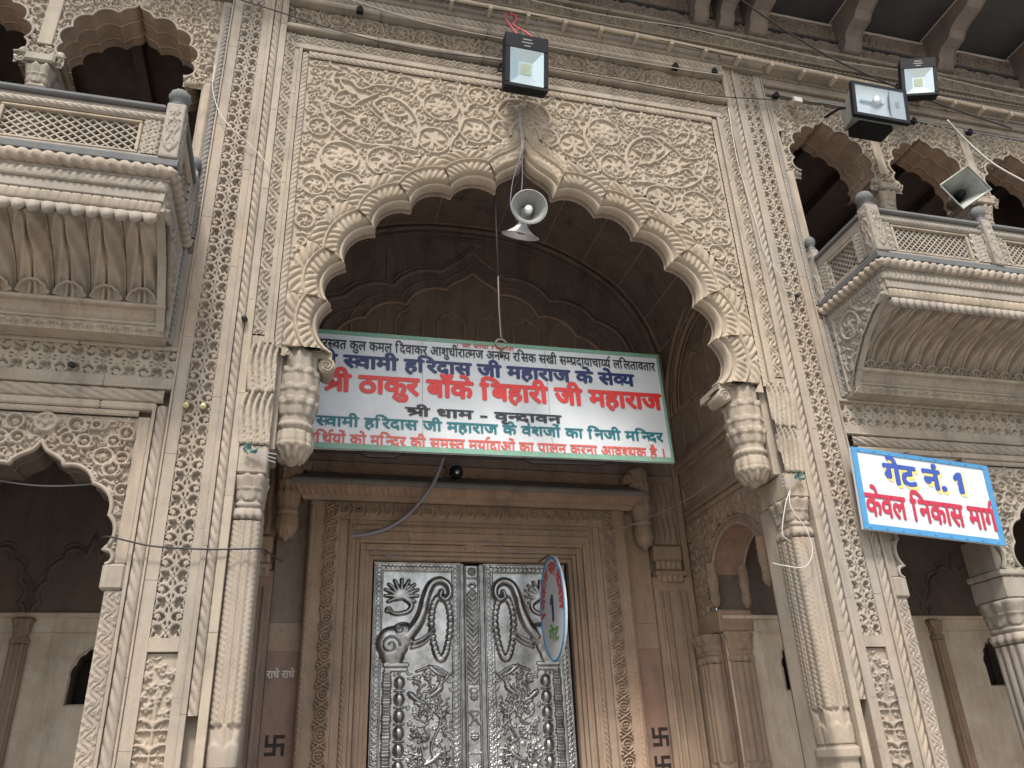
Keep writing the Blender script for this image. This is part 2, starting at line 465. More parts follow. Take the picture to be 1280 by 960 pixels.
def ringchain_tile(t):
    w, p = t.w, t.h; h = .011
    t.arc(w / 2, p / 2, w * .33, w * .05, h); t.arc(w / 2, p / 2, w * .17, w * .05, h)
    t.stroke([(w * .1, 0), (w * .5, p * .14), (w * .9, 0)], w * .05, h)
    t.stroke([(w * .1, 0), (w * .3, p * .2)], w * .06, h); t.stroke([(w * .9, 0), (w * .7, p * .2)], w * .06, h)

def palmette_tile(t):       # wide fan leaves, along = length
    w, p = t.w, t.h; h = .016
    c = (w * .92, p / 2)
    for k in range(7):
        a = PI + (k - 3) * .42
        t.stroke([(w * .85, p / 2), (w * .85 + w * .62 * math.cos(a), p / 2 + p * .42 * math.sin(a))], (w * .04, w * .1), h * (1 - .08 * abs(k - 3)))
    t.curl(w * .25, p * .06, w * .16, w * .05, h, 0, 1, .9); t.curl(w * .25, p * .94, w * .16, w * .05, h, 0, -1, .9)
    t.stroke([(w * .9, p * .5), (w * .4, p * .03)], w * .05, h); t.stroke([(w * .9, p * .5), (w * .4, p * .97)], w * .05, h)

def leafrow_tile(t):        # row of upright overlapping leaves across the width
    w, p = t.w, t.h; h = .012
    t.stamp(w * .5, p * .5, p * .42, h, 0, ex=max(1.0, w / p * .95), ang=0.0)
    t.stroke([(w * .15, p * .5), (w * .85, p * .5)], p * .07, h * 1.35)
def dentil_tile(t):
    w, p = t.w, t.h
    t.stamp(w * .45, p * .5, p * .46, .012, .5, ex=max(1.0, w / p * .8), ang=0.0)

def frieze_fill(length, width, seed, size=0.05, h=0.013):
    """a run of scroll medallions with leaf filling, width along X, length along Y"""
    o = HF(width, length, .0068); rg = random.Random(seed); p = width * 1.15; n = max(1, int(length / p)); p = length / n
    for k in range(n):
        y = (k + .5) * p; s = 1 if k % 2 else -1
        o.medallion(width * (.5 + .06 * s), y, width * .3, width * .04, h, rg.randrange(3), rg.random() * 3)
        o.stroke(spl2([(width * (.5 - .4 * s), y - p * .1), (width * (.5 - .3 * s), y + p * .35), (width * (.5 + .2 * s), y + p * .5), (width * (.5 + .42 * s), y + p * .85)], 6), width * .04, h)
    o.fill(rg, int(length * width * 9000), size, .008, h)
    return o

# ------------------------------------------------- cusped arch geometry
def arc_pts(A, B, sag, out, n=12):
    """arc from A to B bulging by sag on the side of vector out"""
    A, B = np.array(A, float), np.array(B, float); c = B - A; L = np.linalg.norm(c); M = (A + B) / 2
    nrm = np.array([-c[1], c[0]]) / L
    if nrm @ np.array(out) < 0: nrm = -nrm
    R = L * L / (8 * sag) + sag / 2; ctr = M + nrm * (sag - R)
    a0 = math.atan2(*(A - ctr)[::-1]); a1 = math.atan2(*(B - ctr)[::-1]); d = (a1 - a0 + PI) % (2 * PI) - PI
    mid = M + nrm * sag; am = math.atan2(*(mid - ctr)[::-1])
    if abs(((a0 + d / 2) - am + PI) % (2 * PI) - PI) > .5: d = d - math.copysign(2 * PI, d)
    t = np.linspace(0, 1, n + 1)
    pts = [(ctr[0] + R * math.cos(a0 + d * q), ctr[1] + R * math.sin(a0 + d * q)) for q in t]
    return pts

def arch_segments(cx, tips, apex, ogee, sag, centre_z, n=12):
    """right-hand half: tips listed from the top down; returns list of segments, left bottom -> apex -> right bottom"""
    right = []
    og = spl2([apex] + ogee + [tips[0]], 6)
    right.append(og)
    for a, b in zip(tips[:-1], tips[1:]):
        mid = ((a[0] + b[0]) / 2, (a[1] + b[1]) / 2)
        right.append(arc_pts(a, b, sag, (mid[0], mid[1] - centre_z), n))
    left = [[(-x, z) for x, z in s][::-1] for s in right][::-1]
    return [[(x + cx, z) for x, z in s] for s in left + right]

def outline(segs):
    o = []
    for s in segs: o += s if not o else s[1:]
    return o

def seg_offsets(segs, rs):
    """for every segment: array (len(rs), npts, 2) of outward offsets, mitred against the neighbours"""
    out = []
    dirs = []
    def nrm(s):
        s = np.array(s); t = np.gradient(s, axis=0); t /= np.linalg.norm(t, axis=1, keepdims=True)
        return s, np.stack([-t[:, 1], t[:, 0]], 1)     # left->apex->right : left-hand normal points outward
    data = [nrm(s) for s in segs]
    for i, (s, n) in enumerate(data):
        if abs(s[-1][0] - s[0][0]) > 0 and (i == len(data) // 2 - 1 or i == len(data) // 2):
            t = np.linspace(0, 1, len(s)) if i < len(data) / 2 else np.linspace(1, 0, len(s))
            t = (t ** 1.6)[:, None]; n = n * (1 - t) + np.array([0, 1.25]) * t
        G = np.stack([s + n * r for r in rs]); D = np.full(G.shape[:2], 9.0)
        for end in (0, -1):
            j = i - 1 if end == 0 else i + 1
            if j < 0 or j >= len(data): continue
            if {i, j} == {len(data) // 2 - 1, len(data) // 2}: continue
            T = s[end]; n2 = data[j][1][-1 if end == 0 else 0]
            b = n[end] + n2
            if np.linalg.norm(b) < .2: b = np.array([0, 1.0])
            b /= np.linalg.norm(b); mid = s[len(s) // 2]
            cr = lambda q: b[0] * q[..., 1] - b[1] * q[..., 0]
            sg = np.sign(cr(mid - T)) or 1
            q = G - T; bad = cr(q) * sg < 0
            pr = T + b * (q @ b)[..., None]
            D = np.minimum(D, np.where(bad, 0, np.abs(cr(q)))); G = np.where(bad[..., None], pr, G)
        out.append((G, D))
    return out

def small_arch(cx, spring_z, half, height, n_lobes=3, ogee_w=0.10, ogee_h=0.13):
    """segments of a small cusped arch; springing half-width 'half', total height"""
    top = spring_z + height - ogee_h; tips = []
    for k in range(n_lobes + 1):
        t = k / n_lobes; a = (PI / 2) * (1 - t)
        x = ogee_w + (half - ogee_w) * math.cos(a) ** .9; z = spring_z + (top - spring_z) * math.sin(a) ** .85
        tips.append((x, z))
    L = math.hypot(tips[1][0] - tips[0][0], tips[1][1] - tips[0][1])
    return arch_segments(cx, tips, (0, spring_z + height), [(ogee_w * .25, spring_z + height - ogee_h * .5), (ogee_w * .75, top + ogee_h * .18)], L * .30, spring_z - .05, 8)

def soffit(name, line, y0, y1, parent, mat, n=2, bulge=0.0):
    """the thickness of an arch: outline extruded in depth, with raised mid fillets"""
    L = np.array(line); ys = np.linspace(y0, y1, n)
    P = np.stack([np.stack([L[:, 0], np.full(len(L), y), L[:, 1]], 1) for y in ys])
    return surf(name, P, parent, mat, hint=(0, 0, -1), smooth=False)

# ================================================================ THE SETTING
g = MB(); g.add([(-150, -150, 0), (150, -150, 0), (150, 150, 0), (-150, 150, 0)], [(0, 1, 2, 3)])
o = g.obj('ground', M_GND); o['kind'] = 'structure'

# ================================================================ THE TEMPLE
T = tag(empty('temple', (0, 0, 0)), 'carved sandstone temple front with a great cusped arch over a silver door and two balconies', 'temple')

# ---------------- great cusped arch
TIPS = [(0.267, 6.305), (0.674, 6.19), (1.021, 5.98), (1.316, 5.695), (1.537, 5.32), (1.63, 4.945), (1.60, 4.53)]
SEG = arch_segments(0, TIPS, (0, 6.68), [(0.03, 6.595), (0.10, 6.525), (0.195, 6.46), (0.252, 6.395)], 0.108, 5.0, 84)
prof = [(0, .16), (.003, .12), (.010, .095), (.020, .082), (.030, .080), (.038, .086), (.043, .105), (.049, .075), (.056, .055), (.062, .052), (.145, .040), (.150, .026), (.158, .008), (.167, .010),
        (.175, .034), (.185, .030), (.272, .024), (.285, .030)]
rs = np.concatenate([np.linspace(0, .049, 12), np.linspace(.055, .062, 3), np.linspace(.068, .145, 13), np.linspace(.150, .175, 6), np.linspace(.183, .285, 14)])
yy = np.interp(rs, [p[0] for p in prof], [p[1] for p in prof])
offs = seg_offsets(SEG, rs)
AR = None
outer = []
for G, Dm in offs:
    base = G[0]; s = np.concatenate([[0], np.cumsum(np.linalg.norm(np.diff(base, axis=0), axis=1))])
    outer += [tuple(q) for q in G[-2]]
    S, Rr = np.meshgrid(s, rs); mid = s[-1] / 2
    d = np.where(S < mid, 1, -1)
    groove = lambda ph, w: 1 - np.exp(-((((ph + .5) % 1) - .5) / w) ** 2)
    h = np.where((Rr > .06) & (Rr < .148), .020 * groove(S / .038 + d * (Rr - .065) * 8, .17) * np.sin(PI * np.clip((Rr - .059) / .09, 0, 1)) ** .35, 0)
    h += np.where((Rr > .178) & (Rr < .284), .024 * groove(S / .040 + d * (Rr - .18) * 13, .20) * np.sin(PI * np.clip((Rr - .176) / .108, 0, 1)) ** .5, 0)
    h = h * np.clip(np.minimum(Dm, 9) / .006, 0, 1)
    P = np.stack([G[..., 0], yy[:, None] - h, np.maximum(G[..., 1], 4.50)], 2)
    k = surf('arch_foil', P, T, M_TY)
    Pb = P.copy(); Pb[..., 1] = np.minimum(yy[:, None] + .03, .15); surf('arch_foil_bed', Pb[::4], k, M_TY)
OUT = outline(SEG)
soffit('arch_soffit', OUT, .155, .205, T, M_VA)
MB().tube([(x, .205, z) for x, z in OUT], .010, 6).obj('arch_rear_bead', M_VA, T, True)

# ---------------- spandrel panel over the arch
tx0, tz0 = -1.967, 4.42
hf = HF(3.934, 2.99, .0068)
rings = [(.786, 7.06, .158), (.469, 6.84, .145), (.85, 6.655, .14), (1.268, 6.345, .15), (1.64, 6.33, .155), (1.565, 6.05, .115), (.43, 7.26, .10), (1.83, 6.0, .10), (1.755, 5.81, .08), (1.88, 5.63, .07), (1.83, 6.62, .09), (1.1, 7.27, .09)]
for s in (1, -1):
    for i, (x, z, r) in enumerate(rings):
        hf.medallion(s * x - tx0, z - tz0, r, .0105, .034, 1 + (i + (s < 0)) % 2 if i % 4 else 0, i + .7 * s)
    Tt = lambda pts: spl2([(s * x - tx0, z - tz0) for x, z in pts], 8)
    for pts, r in (([(.66, 7.2), (.58, 6.98), (.62, 6.8), (.70, 6.6), (.64, 6.45)], .012), ([(1.0, 6.55), (.98, 6.8), (1.08, 7.0), (1.25, 7.08), (1.38, 6.98), (1.32, 6.88)], .018),
                   ([(1.0, 6.5), (1.2, 6.52), (1.45, 6.5), (1.62, 6.56), (1.78, 6.72), (1.84, 6.9)], .014), ([(1.12, 7.2), (1.35, 7.2), (1.5, 7.12), (1.6, 7.2), (1.75, 7.2)], .012),
                   ([(1.35, 7.1), (1.5, 6.98), (1.6, 6.88), (1.78, 6.92)], .013), ([(1.1, 6.72), (1.3, 6.8), (1.45, 6.95)], .012), ([(1.4, 6.65), (1.6, 6.75), (1.7, 6.65), (1.82, 6.78)], .012),
                   ([(.06, 7.05), (.14, 6.9), (.12, 6.7), (.06, 6.6)], .016), ([(.05, 7.3), (.18, 7.26), (.26, 7.12), (.2, 7.02), (.12, 7.06)], .02), ([(.12, 7.0), (.26, 6.98), (.32, 6.86), (.24, 6.78)], .016)):
        hf.stroke(Tt(pts), r * .9, .038)
    for x, z, a, L, w in ((1.2, 6.75, .4, .2, .022), (1.45, 6.8, -.5, .2, .022), (1.55, 7.05, .2, .22, .02), (1.5, 6.7, 1.2, .16, .02), (.22, 6.72, -1.0, .17, .02), (.55, 7.05, 1.6, .16, .018), (1.1, 6.9, -.8, .15, .018), (1.72, 7.1, .9, .18, .02)):
        q = a if s > 0 else PI - a
        hf.leaf(s * x - tx0, z - tz0, q, L, w * 1.1, .042, .7 * s)
out_poly = outer + [(1.98, 4.0), (-1.98, 4.0)]
XX = hf.X[:, None] + tx0 + 0 * hf.Y[None, :]; ZZ = hf.Y[None, :] + tz0 + 0 * hf.X[:, None]
ins = inpoly(XX, ZZ, out_poly)
def ok_t(x, y):
    return not ins[min(hf.nx - 1, int(x / hf.dx)), min(hf.ny - 1, int(y / hf.dy))]
hf.fill(random.Random(3), 9000, .085, .0088, .032, ok_t, 4)
hf.fill(random.Random(4), 9000, .055, .0076, .030, ok_t, 3)
hf.fill(random.Random(5), 4500, .032, .0068, .026, ok_t, 2)
hf.rough(.0007, 1)
ic = ~(ins[:-1, :-1] & ins[1:, 1:] & ins[1:, :-1] & ins[:-1, 1:])
place('carved_spandrel_panel', (tx0, .020, tz0), VX, VZ, FN, hf, T, M_TY, mask=ic, amp=.66)

# frame of the spandrel: thin rope, plain fillets, scroll band
for s in (1, -1):
    h = rope_hf(2.98, .055, .05, .016, 1.2 * s)
    place('rope_moulding', (s * 1.967 if s > 0 else -2.022, .006, 4.47), VX, VZ, FN, h, T, M_ST)
h = rope_hf(3.934, .075, .055, .018, 1.2)
place('rope_moulding', (-1.967, .006, 7.405), VZ, VX, FN, h, T, M_ST)
box('fillet', -2.09, 2.09, -.016, .06, 7.485, 7.515, M_ST, T)
box('fillet', -2.09, 2.09, -.004, .06, 7.517, 7.56, M_ST, T)
for s in (1, -1):
    blocks('fillet', s * 2.024, s * 2.052, -.016, .06, 4.5, 7.484, M_ST, T)
    blocks('fillet', s * 2.053, s * 2.09, -.004, .06, 4.5, 7.515, M_ST, T)
    b = tile_band(3.1, .088, .17, scroll_tile); place('scroll_band', (s * 2.09 if s > 0 else -2.178, .008, 4.57), VX, VZ, FN, b, T, M_ST)
    blocks('fillet', s * 2.179, s * 2.234, -.014, .06, 0.0, 8.19, M_ST, T)
b = tile_band(4.18, .105, .17, scroll_tile); place('scroll_band', (-2.09, .008, 7.56), VZ, VX, FN, b, T, M_ST)
blocks('ledge', -2.178, 2.178, -.045, .06, 7.70, 7.758, M_ST, T, .012)
fr = frieze_fill(4.356, .25, 11, .05, .016)
place('scroll_frieze', (-2.178, .022, 7.765), VZ, VX, FN, fr, T, M_TOP, amp=1.9)
blocks('ledge', -2.178, 2.178, -.075, .06, 8.025, 8.085, M_ST, T, .015)
h = rope_hf(4.356, .12, .065, .045, 1.3)
place('rope_moulding', (-2.178, -.02, 8.088), VZ, VX, FN, h, T, M_ST)
box('backing_wall', -2.2, 2.2, .065, .40, 7.42, 9.3, M_TOP, T)
for s in (1, -1): box('backing_wall', s * 2.201, s * 2.662, .0655, .40, 8.191, 9.3, M_TOP, T)

# ---------------- the two great pilasters
for s in (1, -1):
    def bx(a, b_): return (s * a, s * b_) if s > 0 else (s * b_, s * a)
    pil = box('pilaster', s * 2.23, s * 2.66, .075, .45, 0, 8.19, M_SP, T)
    x0, x1 = bx(2.335, 2.393); blocks('fillet', x0, x1, -.0, .08, 0, 8.19, M_SP, pil)
    x0, x1 = bx(2.568, 2.645); blocks('fillet', x0, x1, -.0, .08, 0, 8.19, M_SP, pil)
    x0, x1 = bx(2.393, 2.568); blocks('fillet', x0, x1, -.0, .08, 2.352, 2.432, M_SP, pil)
    x0, x1 = bx(2.302, 2.3335); blocks('fillet', x0, x1, -.016, .08, 0, 8.19, M_SP, pil, .002)
    x0, x1 = bx(2.6465, 2.66); blocks('fillet', x0, x1, -.014, .08, 0, 8.19, M_SP, pil, .002)
    h = rope_hf(6.2, .066, .085, .030, -1.3 * s)
    place('rope_moulding', (min(s * 2.235, s * 2.301), .012, 1.99), VX, VZ, FN, h, pil, M_SP)
    b = tile_band(5.75, .175, .165, jali_tile, .0058); b.rough(.0008, 3)
    place('pierced_strip', (min(s * 2.393, s * 2.568), .047, 2.435), VX, VZ, FN, b, pil, M_SP, amp=1.25)
    # flower panel below
    f = HF(.235, 1.6, .0065); cx = .1175
    f.stroke([(cx, 0), (cx + .004, .8), (cx, 1.38)], .008, .022)
    for k in range(9):
        z = .12 + k * .135
        if k in (3, 4): continue
        for q in (1, -1):
            f.leaf(cx, z, PI / 2 - q * .75, .095, .014, .024, -q * .5); f.leaf(cx, z - .03, PI / 2 - q * 1.3, .09, .010, .02, -q * .3)
    for q in (1, -1):
        f.stroke(spl2([(cx, .48), (cx + q * .085, .56), (cx + q * .085, .70), (cx, .77)]), .007, .022)
        for k in range(4): f.leaf(cx, .52 + k * .055, PI / 2 - q * (1.0 + .1 * k), .07, .012, .022, q * .3)
    rg = random.Random(5)
    for fx, fz in ((.5, .93), (.2, .90), (.8, .91), (.35, .86), (.66, .87), (.15, .83), (.85, .82), (.5, .82), (.3, .79), (.72, .77)):
        f.flower(.235 * fx, 1.6 * fz + .03, .03, 5, .026, rg.random())
    f.fill(rg, 260, .04, .006, .016)
    f.rough(.0006, 2)
    place('flower_panel', (min(s * 2.363, s * 2.598), .026, .745), VX, VZ, FN, f, pil, M_SP)
    c = MB().box(min(s * 2.18, s * 2.668), max(s * 2.18, s * 2.668), -.05, .3, 8.192, 8.225); c.obj('cap', M_TOP, pil)
    MB().box(min(s * 2.1785, s * 2.6685), max(s * 2.1785, s * 2.6685), -.062, .3, 8.226, 8.378).obj('cap', M_TOP, pil)
    # leaf panel above the column, two tiers of long petals
    L = HF(.215, .86, .0065)
    for tier, z0 in ((0, .02), (1, .42)):
        for k in range(5):
            x = .215 * (k + .5) / 5 + (.012 if tier else -.006)
            L.stroke(spl2([(x - s * .018, z0), (x, z0 + .14), (x + s * .006, z0 + .27), (x - s * .016, z0 + .36 + .03 * (k % 2))]), (.023, .012), .034)
            L.stroke(spl2([(x - s * .018, z0), (x, z0 + .14), (x + s * .006, z0 + .27)]), .005, .04)
    L.rough(.0006, 4)
    place('leaf_panel', (min(s * 1.985, s * 2.2), .006, 3.70), VX, VZ, FN, L, T, M_ST)
    box('block', s * 1.985, s * 2.178, -.012, .40, 3.50, 3.70, M_ST, T, .01)
    box('pier', s * 2.0, s * 2.235, .062, .46, 0, 3.495, M_SP, T)
    box('pier', s * 1.95, s * 2.235, .07, .46, 3.705, 4.55, M_ST, T)

# ---------------- squarish carved columns
def ring_surf(name, cx, cy, zs, hw, hd, carve, parent, mat, n=96, p=5.0):
    th = np.linspace(0, 2 * PI, n + 1)
    r = 1 / (np.abs(np.cos(th)) ** p + np.abs(np.sin(th)) ** p) ** (1 / p)
    zs = np.asarray(zs); hw = np.broadcast_to(hw, zs.shape); hd = np.broadcast_to(hd, zs.shape)
    X = cx + np.outer(hw, r * np.cos(th)); Y = cy + np.outer(hd, r * np.sin(th)); Z = np.repeat(zs[:, None], n + 1, 1)
    # perimeter coordinate 0..1
    per = np.concatenate([[0], np.cumsum(np.hypot(np.diff(r * np.cos(th)), np.diff(r * np.sin(th))))]); per /= per[-1]
    h = carve(np.repeat(per[None], len(zs), 0), Z) if carve else 0 * Z
    rad = np.stack([X - cx, Y - cy, 0 * Z], 2)
    return surf(name, np.stack([X, Y, Z], 2), parent, mat, h=h, hint=rad)

def petals(per, z, z0, z1, n, amp, up=True, off=0.0):
    """a ring of rounded petals between z0 and z1"""
    t = (z - z0) / (z1 - z0); t = t if up else 1 - t
    u = (per * n + off) % 1 - .5
    w = .5 * np.sqrt(np.clip(1 - np.clip((t - .55) / .45, 0, 1) ** 2, 0, 1))
    prof = np.sqrt(np.clip(1 - (u / np.maximum(w, .02)) ** 2, 0, 1))
    return np.where((t > 0) & (t < 1), amp * (prof * (.5 + .5 * t) + .25 * np.exp(-(u / .06) ** 2)), 0)

def column(cx, cy, hw, hd, z0, zl, zb, zc0, zc1, mat, parent, n_fl=16, plain_fl=False, name='column'):
    """z0 foot, zl start of base leaves, zb top of base leaves, zc0..zc1 capital"""
    zs = np.arange(z0, zc0, .012)
    def cv(per, z):
        u = (per * n_fl) % 1
        rib = .016 * np.abs(np.sin(PI * u)) ** .7
        if not plain_fl:
            rib = .014 * np.abs(np.sin(PI * u)) ** .5 + .007 * np.exp(-((u - .5) / .07) ** 2)
            rib = rib + .011 * np.abs(np.sin(PI * ((z / .036) + np.abs(u - .5) * 2.2))) ** .7 * (np.abs(u - .5) > .06)
        rib = np.where((z > zb) & (z < zc0), rib, 0)
        rib += petals(per, z, zl, zb, n_fl / 2, .02)
        rib += petals(per, z, zl, zb - .1, n_fl / 2, .012, True, .5)
        return rib
    hwz = np.where(zs < zl, hw * 1.12, hw); hdz = np.where(zs < zl, hd * 1.12, hd)
    hwz = np.where((zs > zl - .07) & (zs < zl), hw * 1.3, hwz); hdz = np.where((zs > zl - .07) & (zs < zl), hd * 1.3, hdz)
    c = ring_surf(name, cx, cy, zs, hwz, hdz, cv, parent, mat)
    H = zc1 - zc0; zs = np.linspace(zc0, zc1, 36); t = (zs - zc0) / H
    wid = np.interp(t, [0, .02, .1, .2, .26, .3, .36, .40, .46, .6, .8, .96, 1], [.95, 1.0, 1.12, 1.06, .98, 1.10, 1.10, .98, 1.0, 1.06, 1.18, 1.28, 1.22])
    def cc(per, z):
        t = (z - zc0) / H
        return petals(per, t, 0.0, .25, n_fl, .018, False) + petals(per, t, .40, .70, n_fl / 2, .018, False) + petals(per, t, .66, .99, n_fl * .75, .016, True)
    ring_surf('capital', cx, cy, zs, hw * wid, hd * wid, cc, c, mat)
    return c

for s in (1, -1):
    column(s * 2.085, .155, .080, .122, .3, 1.69, 1.94, 3.19, 3.50, M_SP, T, 12)

# ---------------- pendant brackets at the springing
def pendant(name, cx, cy, k, ztop, zbot, parent, mat, n=64):
    H = ztop - zbot
    tt = np.linspace(0, 1, 90)
    pr = np.interp(tt, [0, .02, .06, .12, .2, .26, .29, .30, .315, .33, .36, .40, .45, .55, .7, .85, 1], [.01, .24, .50, .78, .90, .88, .84, .86, .95, .95, .88, .89, .94, .99, 1.0, .97, .98])
    th = np.linspace(0, 2 * PI, n + 1); zs = zbot + H * tt
    X = cx + k * np.outer(pr, np.cos(th)); Y = cy + k * np.outer(pr, np.sin(th)); Z = np.repeat(zs[:, None], n + 1, 1)
    per = np.repeat((th / (2 * PI))[None], len(zs), 0); t = np.repeat(tt[:, None], n + 1, 1)
    h = k * .17 * (petals(per, t, .05, .17, 12, 1, False) + petals(per, t, .13, .27, 12, .9, False, .5)) + petals(per, t, .41, .56, 12, k * .15, True)
    h += petals(per, t, .50, .68, 10, k * .15, True, .5) + petals(per, t, .62, .84, 10, k * .15, True, 0) + petals(per, t, .78, .99, 12, k * .15, True, .5)
    h += k * .06 * np.where((t > .29) & (t < .34), np.abs(np.sin(PI * per * 18)), 0)
    return surf(name, np.stack([X, Y, Z], 2), parent, mat, h=h, hint=np.stack([X - cx, Y - cy, 0 * Z], 2))

def volute(cx, z, r, y0, y1, parent, mat, d=1):
    f = HF(2 * r, 2 * r, r / 12); n = 40; pts = []
    for i in range(n):
        t = i / (n - 1); q = r * .85 * (1 - .85 * t); a = d * t * 4 * PI + PI / 2; pts.append((r + q * math.cos(a), r + q * math.sin(a)))
    f.stroke(pts, (r * .13, r * .08), r * .25)
    mk = ((f.X[:-1, None] - r) ** 2 + (f.Y[None, :-1] - r) ** 2) < (r * .97) ** 2
    v = MB().lathe((cx, y0, z), [(r * .9, 0), (r, .004), (r * .96, (y1 - y0) * .5), (r * .8, y1 - y0)], (0, 1, 0), 20).obj('volute', mat, parent, True)
    place('spiral', (cx - r, y0 + .002, z - r), VX, VZ, FN, f, v, mat, mask=mk)
    return v

for s in (1, -1):
    p = pendant('pendant_bracket', s * 1.835, .19, .142, 4.50, 3.625, T, M_ST)
    volute(s * 1.635, 4.40, .062, .09, .30, p, M_ST, s)
    # the small leaf shelf above the volute
    P = []
    for i in range(9):
        u = i / 8; P.append([(s * (1.57 + .13 * u), .10 + .16 * v, 4.455 + .035 * u) for v in np.linspace(0, 1, 5)])
    surf('leaf_shelf', np.array(P), p, M_GR, hint=(0, 0, 1))
    MB().box(min(s * 1.60, s * 1.98), max(s * 1.60, s * 1.98), .10, .45, 4.46, 4.52).obj('abacus', M_ST, p)

# ================================================================ WINGS
def cusp_arch_parts(segs, y0, y1, parent, mat, matin, tube_r=.012, fil=2):
    line = outline(segs)
    a = soffit('arch_soffit', line, y0, y1, parent, matin)
    t = MB().tube([(x, y0, z) for x, z in line], tube_r, 6); t.obj('arch_bead', mat, a, True)
    for k in range(fil):
        y = y0 + (y1 - y0) * (.38 + .4 * k)
        MB().tube([(x, y, z) for x, z in line], .009, 5).obj('arch_bead', matin, a, True)
    return line

def balcony(s, xo, railsegs, parent):
    """s side; xo outer end; railsegs: lattice panels (x0,x1)"""
    B = box('balcony', s * 2.76, s * xo, -.80, -.02, 5.20, 5.30, M_RAIL, parent)
    YF = -.84; XI = 2.70
    # mitred belt mouldings: profile list (out, z) with out measured from the slab edge plane
    def belt(name, prof, mat, carve=None, du=.012, side=True):
        pr = []
        for (a, z), (a2, z2) in zip(prof[:-1], prof[1:]):
            n = max(1, int(math.hypot(a2 - a, z2 - z) / .008))
            pr += [(a + (a2 - a) * i / n, z + (z2 - z) * i / n) for i in range(n)]
        pr.append(prof[-1]); pr = np.array(pr)
        sl = np.concatenate([[0], np.cumsum(np.hypot(*np.diff(pr, axis=0).T))]); sl /= sl[-1]
        xs = np.arange(0, xo - XI + du, du)
        X = XI - pr[None, :, 0] + np.maximum(0, xs[:, None]) + pr[None, :, 0] * np.clip(xs[:, None] / .3, 0, 1)
        Pm = np.stack([s * X, np.broadcast_to(YF - pr[None, :, 0], X.shape), np.broadcast_to(pr[None, :, 1], X.shape)], 2)
        h = carve(np.broadcast_to(xs[:, None], X.shape), np.broadcast_to(sl[None], X.shape)) * np.clip(xs[:, None] / .03, 0, 1) if carve else None
        q = surf(name, Pm, B, mat, h=h, hint=(0, -1, 0))
        if side:
            ys = np.arange(0, -YF + du, du); Y = YF - pr[None, :, 0] + ys[:, None] * (1 + pr[None, :, 0] / -YF)
            Pm = np.stack([np.broadcast_to(s * (XI - pr[None, :, 0]), Y.shape), Y, np.broadcast_to(pr[None, :, 1], Y.shape)], 2)
            h = carve(np.broadcast_to(ys[:, None], Y.shape), np.broadcast_to(sl[None], Y.shape)) * np.clip(ys[:, None] / .03, 0, 1) if carve else None
            surf(name, Pm, B, mat, h=h, hint=(-s, 0, 0))
        return q
    belt('slab_edge', [(-.3, 5.375), (.0, 5.375), (.004, 5.37), (.0, 5.318), (-.04, 5.315)], M_SLAB)
    belt('leaf_torus', [(-.04, 5.314), (-.012, 5.30), (.0, 5.275), (-.014, 5.245), (-.05, 5.236)], M_SP,
         lambda u, v: .026 * np.abs(np.sin(PI * (u / .075 + v * 1.2))) ** .6 * np.sin(PI * v) ** .5)
    belt('fillet', [(-.05, 5.235), (-.034, 5.234), (-.034, 5.21), (-.05, 5.208)], M_RAIL)
    belt('leaf_band', [(-.05, 5.208), (-.042, 5.2), (-.048, 5.14), (-.06, 5.132)], M_RAIL,
         lambda u, v: .018 * np.abs(np.sin(PI * (u / .045 + .8 * np.abs(v - .5)))) ** .6 * np.sin(PI * v) ** .4)
    belt('fillet', [(-.06, 5.131), (-.052, 5.128), (-.056, 5.062), (-.072, 5.058)], M_RAIL)
    belt('dentil_band', [(-.072, 5.057), (-.066, 5.05), (-.078, 4.985), (-.09, 4.982)], M_ST,
         lambda u, v: .015 * np.abs(np.sin(PI * u / .03)) ** .5 * np.sin(PI * v) ** .5)
    # scalloped drip lip
    xs = np.arange(0, xo - 2.78, .008); prof = [(-.09, 4.982), (-.076, 4.97), (-.074, 4.935)]
    cell = .085 if s < 0 else .072
    tt = (xs / cell) % 1; low = .080 * np.abs(np.sin(PI * tt)) ** .5
    P = np.stack([np.stack([s * (2.78 + xs), np.full_like(xs, YF + .09), np.full_like(xs, 4.982)], 1),
                  np.stack([s * (2.78 + xs), np.full_like(xs, YF + .072), np.full_like(xs, 4.972)], 1),
                  np.stack([s * (2.78 + xs), YF + .07 - .012 * np.sin(PI * tt), np.full_like(xs, 4.966)], 1),
                  np.stack([s * (2.78 + xs), YF + .078 - .012 * np.sin(PI * tt), 4.960 - low], 1),
                  np.stack([s * (2.78 + xs), np.full_like(xs, YF + .12), 4.962 - .5 * low], 1)])
    surf('scalloped_lip', P, B, M_RAIL)
    # coving of tall leaves, one leaf per object
    lw = .225 if s < 0 else .155
    n = int((xo - 2.80) / lw) + 1
    v = np.linspace(0, 1, 56)
    yc = YF + .115 + (.155 + YF + .84 + .52) * v ** 1.0
    yc = np.interp(v, [0, .25, .5, .75, 1], [-.735, -.60, -.46, -.325, -.20]); zc = np.interp(v, [0, .1, .25, .5, .75, 1], [4.99, 4.955, 4.90, 4.80, 4.70, 4.60])
    yc = -.735 + .555 * np.sin(v * PI / 2) ** 1.25; zc = 4.985 - .385 * (1 - np.cos(v * PI / 2)) ** .75
    ux = np.linspace(0, 1, 57)
